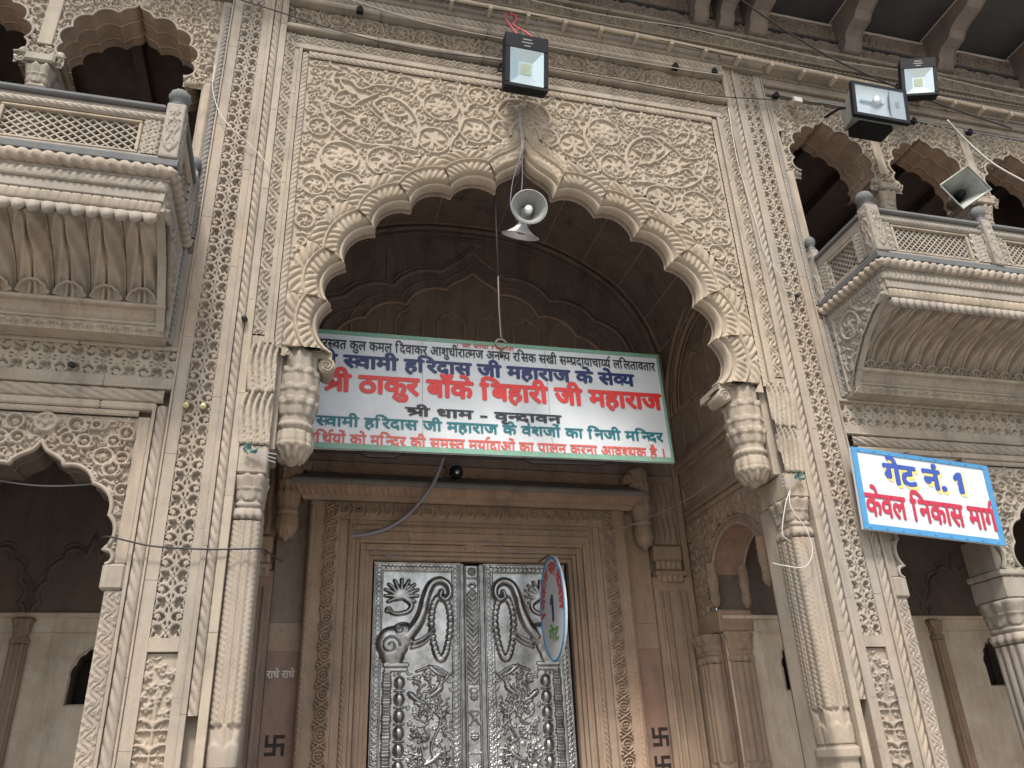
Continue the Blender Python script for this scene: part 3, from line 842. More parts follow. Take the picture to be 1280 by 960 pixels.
    for k in range(n):
        xa = 2.785 + k * lw
        U, V = np.meshgrid(ux, v, indexing='ij')
        X = s * (xa + lw * (.010 + .98 * U)); Y = np.broadcast_to(yc[None], U.shape); Z = np.broadcast_to(zc[None], U.shape)
        half = np.abs(U - .5) * 2
        h = .085 * (1 - half ** 1.3) * (1 - .25 * V) - .006
        h = h + .013 * np.sin((half * 3.0 + (1 - V) ** 2 * 4.2) * PI) * (half < .96) * (half > .06)
        h = h - .045 * np.exp(-(half / .08) ** 2)
        surf('coving_leaf', np.stack([X, Y, Z], 2), B, M_SP, h=h, hint=(0, -.7, -.7))
    # curled flower heads along the foot of the coving
    for k in range(n):
        xc = 2.785 + (k + .5) * lw - (.0 if s < 0 else 0); R = lw * .47
        a = np.linspace(0, PI, 26); q = np.linspace(0, 1, 14)
        A, Q = np.meshgrid(a, q, indexing='ij')
        X = s * (xc + R * Q * np.cos(A)); Zr = 4.612 + R * .95 * Q * np.sin(A)
        Yb = np.interp(Zr, zc[::-1], yc[::-1])
        Y = Yb - .032 - .026 * Q ** 2
        h = .016 * np.abs(np.sin(A * 5.5 + Q * 2.2)) * Q + .03 * np.exp(-((Q - .93) / .08) ** 2) * (np.sin(A) > .25)
        surf('curled_leaf', np.stack([X, Y, Zr], 2), B, M_SP, h=h, hint=(0, -1, 0))
    # foot mouldings
    def run(name, prof, mat, carve=None, x0=2.74, du=.012):
        pr = []
        for (a, z), (a2, z2) in zip(prof[:-1], prof[1:]):
            k = max(1, int(math.hypot(a2 - a, z2 - z) / .009)); pr += [(a + (a2 - a) * i / k, z + (z2 - z) * i / k) for i in range(k)]
        pr.append(prof[-1]); pr = np.array(pr); sl = np.concatenate([[0], np.cumsum(np.hypot(*np.diff(pr, axis=0).T))]); sl /= sl[-1]
        xs = np.arange(x0, xo, du); X = np.broadcast_to(s * xs[:, None], (len(xs), len(pr)))
        Pm = np.stack([X, np.broadcast_to(pr[None, :, 0], X.shape), np.broadcast_to(pr[None, :, 1], X.shape)], 2)
        return surf(name, Pm, B, mat, h=carve(np.broadcast_to(xs[:, None], X.shape), np.broadcast_to(sl[None], X.shape)) if carve else None)
    run('foot_torus', [(-.18, 4.612), (-.235, 4.606), (-.245, 4.592), (-.235, 4.578), (-.20, 4.572)], M_ST)
    run('foot_cove', [(-.20, 4.571), (-.17, 4.55), (-.15, 4.515), (-.15, 4.50)], M_SP, lambda u, v: .008 * np.abs(np.sin(PI * u / .05)) * np.sin(PI * v))
    run('fillet', [(-.15, 4.50), (-.165, 4.497), (-.165, 4.482), (-.15, 4.478)], M_ST)
    MB().box(min(s * 2.74, s * xo), max(s * 2.74, s * xo), -.145, .05, 4.40, 4.612).obj('foot_core', M_ST, B)
    Lb = xo - 2.75; pt = tile_band(Lb, .078, .155, palmette_tile)
    place('palmette_band', (s * 2.745 if s > 0 else -xo + .005, -.149, 4.402), VZ, VX, FN, pt, B, M_ST)
    # side bracket (closed end), carved
    poly = [(-.76, 5.0), (-.6, 4.93), (-.42, 4.80), (-.26, 4.62), (-.17, 4.50), (-.15, 4.41), (0, 4.41), (0, 5.2), (-.76, 5.2)]
    MB().prism(poly, lambda a, b: (s * 2.745, a, b), lambda a, b: (s * 2.80, a, b)).obj('side_bracket', M_RAIL, B)
    f = HF(.78, .82, .007); rg = random.Random(9)
    inside = lambda a, b: inpoly(np.array([a - .78]), np.array([b + 4.4]), poly)[0]
    f.stroke([(0.05, .62), (.2, .52), (.38, .38), (.54, .2), (.62, .06)], .02, .03)
    f.stroke([(0.7, .04), (.70, .78)], .012, .02)
    f.medallion(.5, .58, .12, .012, .02, 1); f.leaf(.3, .62, .3, .2, .02, .02); f.leaf(.6, .2, 1.7, .22, .02, .02)
    f.fill(rg, 900, .07, .009, .016, inside)
    A_, B_ = np.meshgrid(f.X[:-1] - .78 + f.dx / 2, f.Y[:-1] + 4.4 + f.dy / 2, indexing='ij')
    place('bracket_relief', (s * 2.744, -.78, 4.4), VY, VZ, (-s, 0, 0), f, B, M_RAIL, mask=inpoly(A_, B_, poly))
    box('fillet', s * 2.661, s * 2.745, .001, .06, 4.40, 5.34, M_SP, B, .004)
    # leafy vertical edge against the pilaster
    h = rope_hf(.95, .05, .05, .02, 1.2); place('leaf_edge', (min(s * 2.70, s * 2.75), -.01, 4.42), VX, VZ, FN, h, B, M_GR)
    # ---------- railing
    y0 = YF + .005
    def rail_run(x0, x1):
        box('bottom_rail', s * x0, s * x1, y0 + .012, y0 + .09, 5.377, 5.405, M_RAIL, B)
        hw = x1 - x0
        t = rope_hf(hw, .05, .05, .018, 1.6); place('carved_top_rail', (min(s * x0, s * x1), y0 + .013, 5.706), VZ, VX, FN, t, B, M_RAIL)
        box('top_rail', s * x0, s * x1, y0 + .014, y0 + .10, 5.70, 5.788, M_RAIL, B)
        box('coping', s * x0, s * x1, y0 - .02, y0 + .12, 5.79, 5.828, M_SLAB, B, .01)
    def lattice(x0, x1, z0, z1, y, slope=1.0, pitch=.06, to=None):
        """crossed stone bars; to(u, y, z) maps into space"""
        to = to or (lambda u, yy_, z: (s * u, yy_, z)); wd = .0052; W = x1 - x0; H = z1 - z0
        for sg in (1, -1):
            k = -int(H / slope / pitch) - 2
            while k * pitch < W + H:
                # line u = k*pitch + sg*(z)/slope
                a, b = k * pitch, k * pitch + H / slope
                k += 1
                lo = max(a, 0); hi = min(b, W)
                if hi - lo < .01: continue
                za, zb = (lo - a) * slope, (hi - a) * slope
                if sg < 0: za, zb = H - za, H - zb
                p, q = (x0 + lo, z0 + za), (x0 + hi, z0 + zb); d = Vector((q[0] - p[0], q[1] - p[1])).normalized(); nn = Vector((-d.y, d.x)) * wd
                quad = [(p[0] + nn.x, p[1] + nn.y), (p[0] - nn.x, p[1] - nn.y), (q[0] - nn.x, q[1] - nn.y), (q[0] + nn.x, q[1] + nn.y)]
                yo = .0 if sg > 0 else .003
                MB().prism(quad, lambda u, z: to(u, y + yo, z), lambda u, z: to(u, y + .028, z)).obj('lattice_bar', M_RAIL, B)
    def frame(x0, x1, z0, z1, y):
        for a0, a1, b0, b1 in ((x0 - .022, x1 + .022, z1, z1 + .02), (x0 - .022, x1 + .022, z0 - .02, z0), (x0 - .022, x0, z0 + .001, z1 - .001), (x1, x1 + .022, z0 + .001, z1 - .001)):
            box('lattice_frame', s * a0, s * a1, y - .012, y + .045, b0, b1, M_ST, B, .005)
    last = 2.83
    for (x0, x1) in railsegs:
        rail_run(last, x1 + .17 if (x0, x1) != railsegs[-1] else xo)
        # stile between post and lattice with carved strip
        for a, b in ((last, x0 - .024), (x1 + .024, min(x1 + .2, xo))):
            if b - a > .03:
                box('stile', s * a, s * b, y0 + .026, y0 + .085, 5.407, 5.699, M_RAIL, B)
                c = tile_band(.29, b - a - .012, .07, scroll_tile); place('carved_stile', (min(s * (a + .006), s * (b - .006)), y0 + .022, 5.408), VX, VZ, FN, c, B, M_RAIL)
        frame(x0, x1, 5.432, 5.672, y0 + .03)
        lattice(x0, x1, 5.432, 5.672, y0 + .04, .8 if s < 0 else 1.0, .068 if s < 0 else .054)
        box('stile', s * (x0 - .02), s * (x1 + .02), y0 + .032, y0 + .08, 5.406, 5.411, M_RAIL, B)
        last = x1 + .3
    def post(x, y, hw, z0, z1, knob=True):
        c = MB().box(x - hw, x + hw, y - hw, y + hw, z0, z1).obj('post', M_RAIL, B)
        md = c.modifiers.new('bevel', 'BEVEL'); md.width = .012; md.segments = 2
        f = HF(hw * 1.7, z1 - z0 - .05, .0065); w = hw * 1.7
        for q in (1, -1):
            f.stroke(spl2([(w / 2, .03), (w / 2 + q * w * .34, .09), (w / 2 + q * w * .12, .17), (w / 2 + q * w * .34, .25), (w / 2, .33)], 5), .007, .010)
            f.curl(w / 2 + q * w * .2, .30, w * .13, .006, .011, 0, q); f.leaf(w / 2, .05, PI / 2 - q * .3, .09, .008, .010, -q * .4)
        f.leaf(w / 2, .2, PI / 2, .09, .009, .011, 0)
        f.flower(w / 2, f.h - .05, w * .35, 6, .011)
        place('post_carving', (x - w / 2, y - hw - .001, z0 + .02), VX, VZ, FN, f, c, M_RAIL)
        place('post_carving', (x - s * (hw + .001), y - w / 2, z0 + .02), VY, VZ, (-s, 0, 0), f, c, M_RAIL)
        MB().lathe((x, y, z1), [(hw * .8, -.005), (hw * 1.05, .015), (hw * .7, .03), (hw * .62, .04), (hw * 1.0, .06), (hw * 1.16, .09), (hw * 1.1, .12), (hw * .8, .145), (hw * .3, .16), (0, .162)], n=24, lobes=12, la=.05).obj('finial', M_SLAB, c, True)
    post(s * 2.765, -.795, .062, 5.377, 5.85)
    for (x0, x1) in railsegs[:-1]: post(s * (x1 + .235), -.81, .05, 5.377, 5.86)
    post(s * 2.745, -.03, .04, 5.30, 5.93)
    # side railing
    sd_y0, sd_y1 = -.73, -.075
    sb = box('bottom_rail', s * 2.725, s * 2.80, sd_y0, sd_y1, 5.377, 5.407, M_RAIL, B)
    box('top_rail', s * 2.725, s * 2.80, sd_y0, sd_y1, 5.70, 5.788, M_RAIL, B)
    box('coping', s * 2.70, s * 2.82, sd_y0, sd_y1, 5.79, 5.828, M_SLAB, B, .01)
    for a, b in ((-.73, -.57), (-.22, -.075)):
        box('stile', s * 2.735, s * 2.79, a, b, 5.408, 5.699, M_RAIL, B)
        c = tile_band(.29, b - a, .07, scroll_tile); place('carved_stile', (s * 2.733, a, 5.408), VY, VZ, (-s, 0, 0), c, B, M_RAIL)
    for a0, a1, b0, b1 in ((-.57, -.22, 5.672, 5.699), (-.57, -.22, 5.408, 5.432)):
        box('lattice_frame', s * 2.73, s * 2.79, a0, a1, b0, b1, M_ST, B, .004)
    lattice(0, .35, 5.432, 5.672, 0, .9, .06, to=lambda u, yy_, z: (s * (2.75 + yy_), -.57 + u, z))
    # dark floor of the balcony recess
    return B

def wing(s, xo, xs_low, w_low, col_low, up, col_up, railsegs):
    W = T
    def B2(a, b): return (min(s * a, s * b), max(s * a, s * b))
    # vertical rope and plain band beside the pilaster
    h = rope_hf(3.05, .075, .10, .028, 1.5 * -s); place('rope_moulding', (B2(2.662, 2.737)[0], .016, .9), VX, VZ, FN, h, W, M_SP)
    blocks('fillet', s * 2.738, s * 2.76, -.012, .06, 0, 3.955, M_SP, W)
    blocks('jamb', s * 2.7605, s * 2.86, .004, .30, 0, 2.7135, M_SP, W)
    box('jamb', s * 2.7605, s * 2.84, .004, .30, 2.878, 3.865, M_SP, W)
    box('jamb_block', s * 2.7605, s * 2.895, -.012, .34, 2.715, 2.8765, M_SP, W, .015)
    L_ = tile_band(1.7, .095, .13, scroll_tile)
    place('jamb_carving', (B2(2.762, 2.86)[0], .0, 1.0), VX, VZ, FN, L_, W, M_SP, amp=.55)
    # ---- lower spandrels with cusped arches
    z0, z1 = 2.74, 3.86
    x_in = 2.84
    arches = []
    for cx in xs_low:
        tips = [(.155, 3.50), (.35, 3.39), (.475, 3.185), (.475, 2.96), (w_low, 2.87)]
        sg = arch_segments(s * cx, tips, (0, 3.665), [(.04, 3.60), (.10, 3.565), (.145, 3.53)], .05, 3.0, 12)
        line = cusp_arch_parts(sg, .0, .36, W, M_SP, M_DR, .013, 1); arches.append(line)
    xe = xo; f = HF(xe - x_in, z1 - z0, .0068); org = B2(x_in, xe)[0]; rg = random.Random(21)
    def toL(x): return s * x - org
    for cx in xs_low:
        f.arc(toL(cx), 3.79 - z0, .06, .012, .026); f.flower(toL(cx), 3.79 - z0, .085, 5, .028, .3)
        for q in (1, -1):
            for (dx, z, r) in ((.18, 3.785, .052), (.145, 3.68, .042), (.245, 3.672, .044), (.375, 3.57, .058), (.435, 3.49, .048), (.49, 3.565, .04), (.30, 3.79, .03), (.49, 3.74, .045), (.42, 3.68, .04), (.52, 3.35, .04)):
                f.medallion(toL(cx) + q * dx, z - z0, r, .0095, .024, 0, dx * 9)
                f.stroke(spl2([(toL(cx) + q * (dx - .03), z - z0 - r), (toL(cx) + q * (dx + .05), z - z0 - r * .9), (toL(cx) + q * (dx + .07), z - z0)]), .008, .024)
    XX = f.X[:, None] + org + 0 * f.Y[None]; ZZ = f.Y[None] + z0 + 0 * f.X[:, None]
    ins = np.zeros(XX.shape, bool)
    for l in arches: ins |= inpoly(XX, ZZ, l + [(l[-1][0], 1), (l[0][0], 1)])
    okf = lambda a, b: not ins[min(f.nx - 1, int(a / f.dx)), min(f.ny - 1, int(b / f.dy))]
    f.fill(rg, 3000, .06, .008, .02, okf); f.fill(rg, 3000, .035, .006, .016, okf); f.rough(.0006, 5)
    place('carved_spandrel_panel', (org, .022, z0), VX, VZ, FN, f, W, M_SP, amp=1.4, mask=~(ins[:-1, :-1] | ins[1:, 1:]))
    # plain border following the cusps
    for l in arches:
        MB().tube([(x, .012, z) for x, z in l], .016, 6).obj('arch_border', M_SP, W, True)
    # ---- mouldings above the arches
    La = xo - 2.70; oa = B2(2.70, xo)[0]
    h = rope_hf(xo - 2.84, .044, .055, .016, 1.2); place('rope_moulding', (B2(2.84, xo)[0], .006, 3.865), VZ, VX, FN, h, W, M_SP)
    blocks('fillet', s * 2.74, s * xo, -.014, .06, 3.911, 3.968, M_ST, W, .01)
    h = rope_hf(La, .095, .105, .032, 1.6); place('rope_moulding', (oa, .004, 3.972), VZ, VX, FN, h, W, M_SP)
    blocks('fillet', s * 2.66, s * xo, -.03, .06, 4.068, 4.085, M_ST, W, .006)
    blocks('fillet', s * 2.66, s * xo, -.004, .06, 4.0865, 4.160, M_SP, W)
    Lb = xo - 2.568; b = tile_band(Lb, .215, .20, jali_tile, .0066); b.H *= .8
    place('pierced_frieze', (B2(2.645, xo)[0], .040, 4.157), VZ, VX, FN, tile_band(xo - 2.645, .215, .17, jali_tile, .0062), W, M_SP, amp=1.3)
    blocks('fillet', s * 2.66, s * xo, -.02, .06, 4.372, 4.402, M_ST, W, .008)
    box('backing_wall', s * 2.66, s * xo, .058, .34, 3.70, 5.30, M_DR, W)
    # ---- columns below
    for cx in col_low:
        column(s * cx, .17, .105, .15, .2, 1.2, 1.4, 2.38, 2.72, M_SP, W, 14, True)
        box('abacus', s * (cx - .125), s * (cx + .125), -.012, .36, 2.722, 2.90, M_SP, W, .012)
        box('abacus', s * (cx - .15), s * (cx + .15), -.03, .36, 2.9015, 2.95, M_SP, W, .012)
        box('impost', s * (cx - .11), s * (cx + .11), .03, .36, 2.9515, 3.25, M_SP, W, .012)
    # ---- balcony and its arcade
    balcony(s, xo, railsegs, W)
    h = rope_hf(2.5, .048, .05, .02, 1.2 * s); place('rope_moulding', (B2(2.664, 2.712)[0], .012, 5.35), VX, VZ, FN, h, W, M_GR)
    box('jamb', s * 2.7135, s * 2.80, -.002, .36, 5.3, 6.94, M_ST, W, .02)
    box('jamb', s * 2.66, s * 2.74, .012, .36, 6.942, 7.93, M_ST, W)
    arches = []
    for cx, hw in up:
        tips = [(.10 * hw / .45, 7.575), (.21 * hw / .45, 7.60), (.375 * hw / .45, 7.43), (hw, 7.23), (hw * .93, 7.06)]
        tips = [(.13 * hw / .45, 7.555), (.30 * hw / .45, 7.475), (.41 * hw / .45, 7.31), (.45 * hw / .45, 7.11), (.40 * hw / .45, 6.95)]
        sg = arch_segments(s * cx, tips, (0, 7.71), [(.03, 7.65), (.09, 7.62), (.12, 7.59)], .06, 6.9, 12)
        arches.append(cusp_arch_parts(sg, .0, .40, W, M_SP, M_BR, .012, 2))
    z0, z1 = 6.86, 7.93; x_in = 2.742
    f = HF(xo - x_in, z1 - z0, .0072); org = B2(x_in, xo)[0]
    XX = f.X[:, None] + org + 0 * f.Y[None]; ZZ = f.Y[None] + z0 + 0 * f.X[:, None]
    ins = np.zeros(XX.shape, bool)
    for l in arches: ins |= inpoly(XX, ZZ, l + [(l[-1][0], 5), (l[0][0], 5)])
    okf = lambda a, b: not ins[min(f.nx - 1, int(a / f.dx)), min(f.ny - 1, int(b / f.dy))]
    for cx, hw in up:
        for q in (1, -1):
            for (dx, z, r) in ((.2, 7.78, .06), (.36, 7.72, .055), (.47, 7.6, .05), (.5, 7.42, .04)):
                f.medallion(toL2(s, cx, org) + q * dx, z - z0, r, .009, .024, 0, dx * 7)
    rg = random.Random(33); f.fill(rg, 3500, .06, .009, .024, okf); f.fill(rg, 3500, .036, .007, .018, okf); f.rough(.0006, 6)
    place('carved_spandrel_panel', (org, .024, z0), VX, VZ, FN, f, W, M_ST, amp=1.5, mask=~(ins[:-1, :-1] | ins[1:, 1:]))
    for cx in col_up:
        box('pilaster_strip', s * (cx - .055), s * (cx + .055), -.016, .05, 7.06, 7.93, M_ST, W, .006)
        column(s * cx, .15, .072, .12, 5.3, 5.5, 5.7, 6.55, 6.86, M_SP, W, 12, True)
        a = box('abacus', s * (cx - .11), s * (cx + .11), -.03, .38, 6.862, 6.955, M_SP, W, .015)
        for q in (1, -1): MB().lathe((s * cx + q * .13, -.01, 6.97), [(.0, 0), (.034, .002), (.038, .02), (.034, .36)], (0, 1, 0), 12).obj('volute', M_SP, a, True)
        box('impost', s * (cx - .07), s * (cx + .07), .03, .38, 6.957, 7.2, M_SP, W, .01)
    # upper fillets of the wing
    blocks('fillet', s * 2.67, s * xo, -.02, .06, 7.932, 7.975, M_TOP, W, .01)
    blocks('fillet', s * 2.67, s * xo, -.004, .06, 7.9765, 8.03, M_TOP, W, .004)
    blocks('ledge', s * 2.67, s * xo, -.045, .06, 8.0315, 8.07, M_TOP, W, .012)
    blocks('fillet', s * 2.67, s * xo, -.01, .06, 8.0715, 8.165, M_TOP, W, .004)
    t = tile_band(xo - 2.67, .045, .05, dentil_tile); place('dentil_band', (B2(2.67, xo)[0], -.008, 8.167), VZ, VX, FN, t, W, M_TOP)
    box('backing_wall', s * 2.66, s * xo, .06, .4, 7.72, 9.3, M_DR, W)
    # ---- rooms behind
    # lower room
    r = M_PL
    yb = 2.2
    def wallbox(nm, a0, a1, b0, b1, c0, c1, mat): return box(nm, s * a0, s * a1, b0, b1, c0, c1, mat, W, 0)
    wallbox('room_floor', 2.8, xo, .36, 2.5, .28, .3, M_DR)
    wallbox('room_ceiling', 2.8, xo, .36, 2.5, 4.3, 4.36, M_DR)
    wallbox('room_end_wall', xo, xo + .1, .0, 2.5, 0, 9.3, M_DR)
    # rear wall, plaster below, dark stone above, with cusped niches cut in it
    niches = [(3.17, .12), (4.52, .14), (5.64, .14)] if s > 0 else [(3.27, .20), (4.3, .15)]
    f = HF(xo - 2.45, 4.3 - .3, .02); org = B2(2.45, xo)[0]
    lines = []
    for nx, w_ in niches:
        l = outline(arch_segments(s * nx, [(w_ * .2, 2.69), (w_ * .55, 2.65), (w_ * .85, 2.57), (w_, 2.46)], (0, 2.74), [(w_ * .1, 2.715)], .018, 2.4, 5)); l = l + [(s * nx + w_, 2.25), (s * nx - w_, 2.25)]
        lines.append(l)
    for part, c0, c1, mat in (('plaster_wall', 0, 2.94 - .3, M_PL), ('upper_wall', 2.94 - .3, 4.0, M_DR)):
        nn = HF(xo - 2.45, c1 - c0, .012); XX = nn.X[:, None] + org + 0 * nn.Y[None]; ZZ = nn.Y[None] + .3 + c0 + 0 * nn.X[:, None]
        ins = np.zeros(XX.shape, bool)
        for l in lines: ins |= inpoly(XX, ZZ, l)
        nn.H += .012 * np.sin(XX * 2.1 + ZZ * 1.3) * (part == 'plaster_wall')
        place(part, (org, yb, .3 + c0), VX, VZ, FN, nn, W, mat, mask=~(ins[:-1, :-1] | ins[1:, 1:]))
    for l in lines:
        xs_ = [p[0] for p in l]; cxn = (min(xs_) + max(xs_)) / 2
        nb = MB(); L3 = l + [l[0]]
        P = np.array([[(x, y, z) for x, z in L3] for y in (yb - .02, yb + .3)])
        q = surf('niche', P, W, M_DR, hint=(0, 0, 1), smooth=False)
        MB().box(cxn - .22, cxn + .22, yb + .29, yb + .32, 2.2, 2.75).obj('niche_back', M_TBRN, q)
        MB().tube([(x, yb - .0, z) for x, z in L3], .010, 5).obj('niche_rim', M_PL, q)
        for k in range(3):
            MB().box(cxn - .07 + .06 * k, cxn - .055 + .06 * k, yb + .10, yb + .115, 2.26, 2.66).obj('niche_bar', M_TBRN, q)
    box('string_course', s * 2.45, s * xo, yb - .035, yb + .01, 2.935, 2.975, M_PL, W, .008)
    box('string_course', s * 2.45, s * xo, yb - .02, yb + .01, 2.80, 2.815, M_PL, W, .004)
    # blind cusped arches and half columns on the rear wall
    bl = [3.95, 4.95, 5.95] if s > 0 else [3.05, 3.88, 4.7]
    for bx_ in bl:
        column(s * bx_, yb - .03, .05, .05, .3, .5, .7, 2.72, 2.92, M_BR, W, 10, True, 'half_column')
    for a, b in zip(bl[:-1], bl[1:]):
        cxm = (a + b) / 2; hw = (b - a) / 2 - .08
        sg = arch_segments(s * cxm, [(.10, 3.50), (hw * .6, 3.42), (hw * .9, 3.24), (hw, 3.06), (hw * 1.0, 2.90)], (0, 3.62), [(.05, 3.46)], .05, 3.0, 8)
        ln = outline(sg)
        MB().tube([(x, yb + .002, z) for x, z in ln], .024, 6).obj('blind_arch', M_DR, W, True)
        MB().tube([(s * cxm + (x - s * cxm) * 1.10, yb + .002, z + .05) for x, z in ln], .012, 5).obj('blind_arch', M_DR, W, True)
    # upper room, dark
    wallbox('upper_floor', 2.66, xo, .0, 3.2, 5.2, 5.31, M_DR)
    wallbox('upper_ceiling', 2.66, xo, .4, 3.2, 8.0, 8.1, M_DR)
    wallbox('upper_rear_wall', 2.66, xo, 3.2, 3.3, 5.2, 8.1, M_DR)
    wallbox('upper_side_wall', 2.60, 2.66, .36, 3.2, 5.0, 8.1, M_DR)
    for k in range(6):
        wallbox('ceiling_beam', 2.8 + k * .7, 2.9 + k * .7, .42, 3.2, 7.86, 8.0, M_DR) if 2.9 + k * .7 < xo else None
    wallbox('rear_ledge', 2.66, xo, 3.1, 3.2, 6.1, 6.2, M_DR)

def toL2(s, x, org): return s * x - org

wing(1, 6.7, [3.385, 4.53, 5.67], .50, [3.945, 5.09, 6.23], [(3.28, .45), (4.49, .47), (5.70, .47)], [3.88, 5.09, 6.3], [(2.96, 3.70), (4.13, 4.85), (5.3, 6.1)])
wing(-1, 4.9, [3.385, 4.53], .50, [3.945, 5.09], [(3.40, .50), (4.64, .47)], [4.02, 5.2], [(2.985, 3.80), (4.25, 4.7)])

# ================================================================ TOP FRIEZES AND EAVES
X0, X1 = -4.9, 6.7; XL = X1 - X0
def across(nm, prof, mat, x0=X0, x1=X1):
    P = np.array([[(x, y, z) for y, z in prof] for x in np.linspace(x0, x1, 8)]); return surf(nm, P, T, mat, smooth=False)
across('sloping_moulding', [(.0, 8.208), (-.05, 8.212), (-.055, 8.25), (-.03, 8.34), (-.03, 8.375), (.03, 8.378)], M_TOP, -2.178, 2.178)
across('sloping_moulding', [(.0, 8.214), (-.07, 8.25), (-.075, 8.27), (-.03, 8.34), (-.03, 8.375), (.03, 8.378)], M_TOP, 2.67, X1)
across('sloping_moulding', [(.0, 8.214), (-.07, 8.25), (-.075, 8.27), (-.03, 8.34), (-.03, 8.375), (.03, 8.378)], M_TOP, X0, -2.67)
t = tile_band(XL, .07, .06, dentil_tile); place('leaf_band', (X0, -.03, 8.38), VZ, VX, FN, t, T, M_TOP, amp=1.8)
box('ledge', X0, X1, -.075, .06, 8.452, 8.475, M_TOP, T, .006)
fr = frieze_fill(XL, .16, 12, .045, .014); place('scroll_frieze', (X0, -.03, 8.49), VZ, VX, FN, fr, T, M_TOP, amp=2)
blocks('ledge', X0, X1, -.09, .06, 8.655, 8.695, M_TOP, T, .01)
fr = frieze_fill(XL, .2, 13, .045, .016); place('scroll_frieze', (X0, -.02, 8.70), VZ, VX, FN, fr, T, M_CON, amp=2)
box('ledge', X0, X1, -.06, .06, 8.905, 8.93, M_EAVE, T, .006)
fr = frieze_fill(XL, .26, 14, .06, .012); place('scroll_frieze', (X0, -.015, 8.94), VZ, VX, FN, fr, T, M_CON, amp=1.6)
box('ledge', X0, X1, -.03, .06, 9.2, 9.23, M_MORT, T, .006)
box('backing_wall', X0, -2.2, .062, .4, 8.2, 9.3, M_TOP, T, 0)
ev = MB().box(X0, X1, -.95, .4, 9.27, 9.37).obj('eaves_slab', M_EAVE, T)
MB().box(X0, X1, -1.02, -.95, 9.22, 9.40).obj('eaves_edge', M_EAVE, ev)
def console(x, w=.17):
    side = [(0, 8.72), (-.10, 8.74), (-.16, 8.80), (-.17, 8.88), (-.24, 8.93), (-.36, 8.95), (-.42, 9.02), (-.52, 9.06), (-.68, 9.08), (-.78, 9.14), (-.86, 9.17), (-.90, 9.269), (0, 9.269)]
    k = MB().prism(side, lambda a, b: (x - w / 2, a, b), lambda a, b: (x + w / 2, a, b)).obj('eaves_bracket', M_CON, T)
    md = k.modifiers.new('bevel', 'BEVEL'); md.width = .012; md.segments = 2
    for q in (-1, 1):
        MB().tube([(x + q * w * .5, a, b + .0) for a, b in side[:-2]], .009, 5).obj('bracket_bead', M_CON, k, True)
        MB().tube([(x + q * (w * .5 + .004), -.016, 8.74), (x + q * (w * .5 + .004), -.016, 9.262), (x + q * (w * .5 + .004), -.94, 9.262)], .008, 4).obj('joint', M_MORT, k)
for x in (-3.9, -2.65, -2.05, -.6, .62, 2.0, 2.3, 2.68, 3.86, 5.10, 6.35): console(x, .20 if x > 2.6 else .15)

# ================================================================ PORCH INTERIOR
YB = 2.70
vprof = [(-2.43, 5.9), (-2.41, 6.25), (-2.26, 6.70), (-1.95, 7.15), (-1.5, 7.47), (-1.0, 7.69), (-.4, 7.80), (.4, 7.80), (1.0, 7.69), (1.5, 7.47), (1.95, 7.15), (2.26, 6.70), (2.41, 6.25), (2.43, 5.9)]
P = np.array([[(x * 1.012, y, z + .02) for x, z in spl2(vprof, 4)] for y in (.212, 2.9)])
surf('vault_joints', P, T, M_MORT, hint=(0, 0, -1))
vp = spl2(vprof, 4)
ycuts = [.22, 1.02, 1.60, 2.14, 2.66]
for i in range(0, len(vp) - 1, 4):
    seg = vp[i:i + 5]
    for a, b in zip(ycuts[:-1], ycuts[1:]):
        n = len(seg); e = .006
        pts = []
        for k, (x, z) in enumerate(seg):
            if k == 0: x += (seg[1][0] - x) * .05; z += (seg[1][1] - z) * .05
            if k == n - 1: x += (seg[-2][0] - x) * .05; z += (seg[-2][1] - z) * .05
            pts.append((x, z))
        v = [(x, y, z) for y in (a + e, b - e) for x, z in pts] + [(x * 1.01, y, z + .018) for y in (a + e, b - e) for x, z in pts]
        f = [(k, k + 1, n + k + 1, n + k) for k in range(n - 1)] + [(k, k + 1, 2 * n + k + 1, 2 * n + k) for k in range(n - 1)] + [(n + k, n + k + 1, 3 * n + k + 1, 3 * n + k) for k in range(n - 1)]
        f += [(0, n, 3 * n, 2 * n), (n - 1, 2 * n - 1, 4 * n - 1, 3 * n - 1)]
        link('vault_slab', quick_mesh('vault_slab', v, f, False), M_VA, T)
for i in range(4, len(vp) - 4, 4):
    x, z = vp[i]; MB().tube([(x * .997, .24, z - .006), (x * .997, 2.66, z - .006)], .007, 5).obj('joint_line', M_MORT, T)
# back wall
bw = MB(); bw.box(-2.6, -1.04, YB + .05, YB + .25, 0, 3.62); bw.box(1.04, 2.6, YB + .05, YB + .25, 0, 3.62); bw.box(-2.6, 2.6, YB + .05, YB + .25, 3.62, 8.2)
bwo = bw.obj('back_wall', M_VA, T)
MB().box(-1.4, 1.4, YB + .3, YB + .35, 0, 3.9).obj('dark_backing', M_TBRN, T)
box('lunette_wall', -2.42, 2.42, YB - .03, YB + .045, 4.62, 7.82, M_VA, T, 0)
for r_, w_ in ((0, .02), (.07, .03), (.15, .012)):
    MB().tube([(x * (1 - r_ / 2.4), YB - .045, z - r_) for x, z in vp[4:-4]], w_, 6).obj('lunette_rib', M_BR if r_ == 0 else M_VA, T, True)
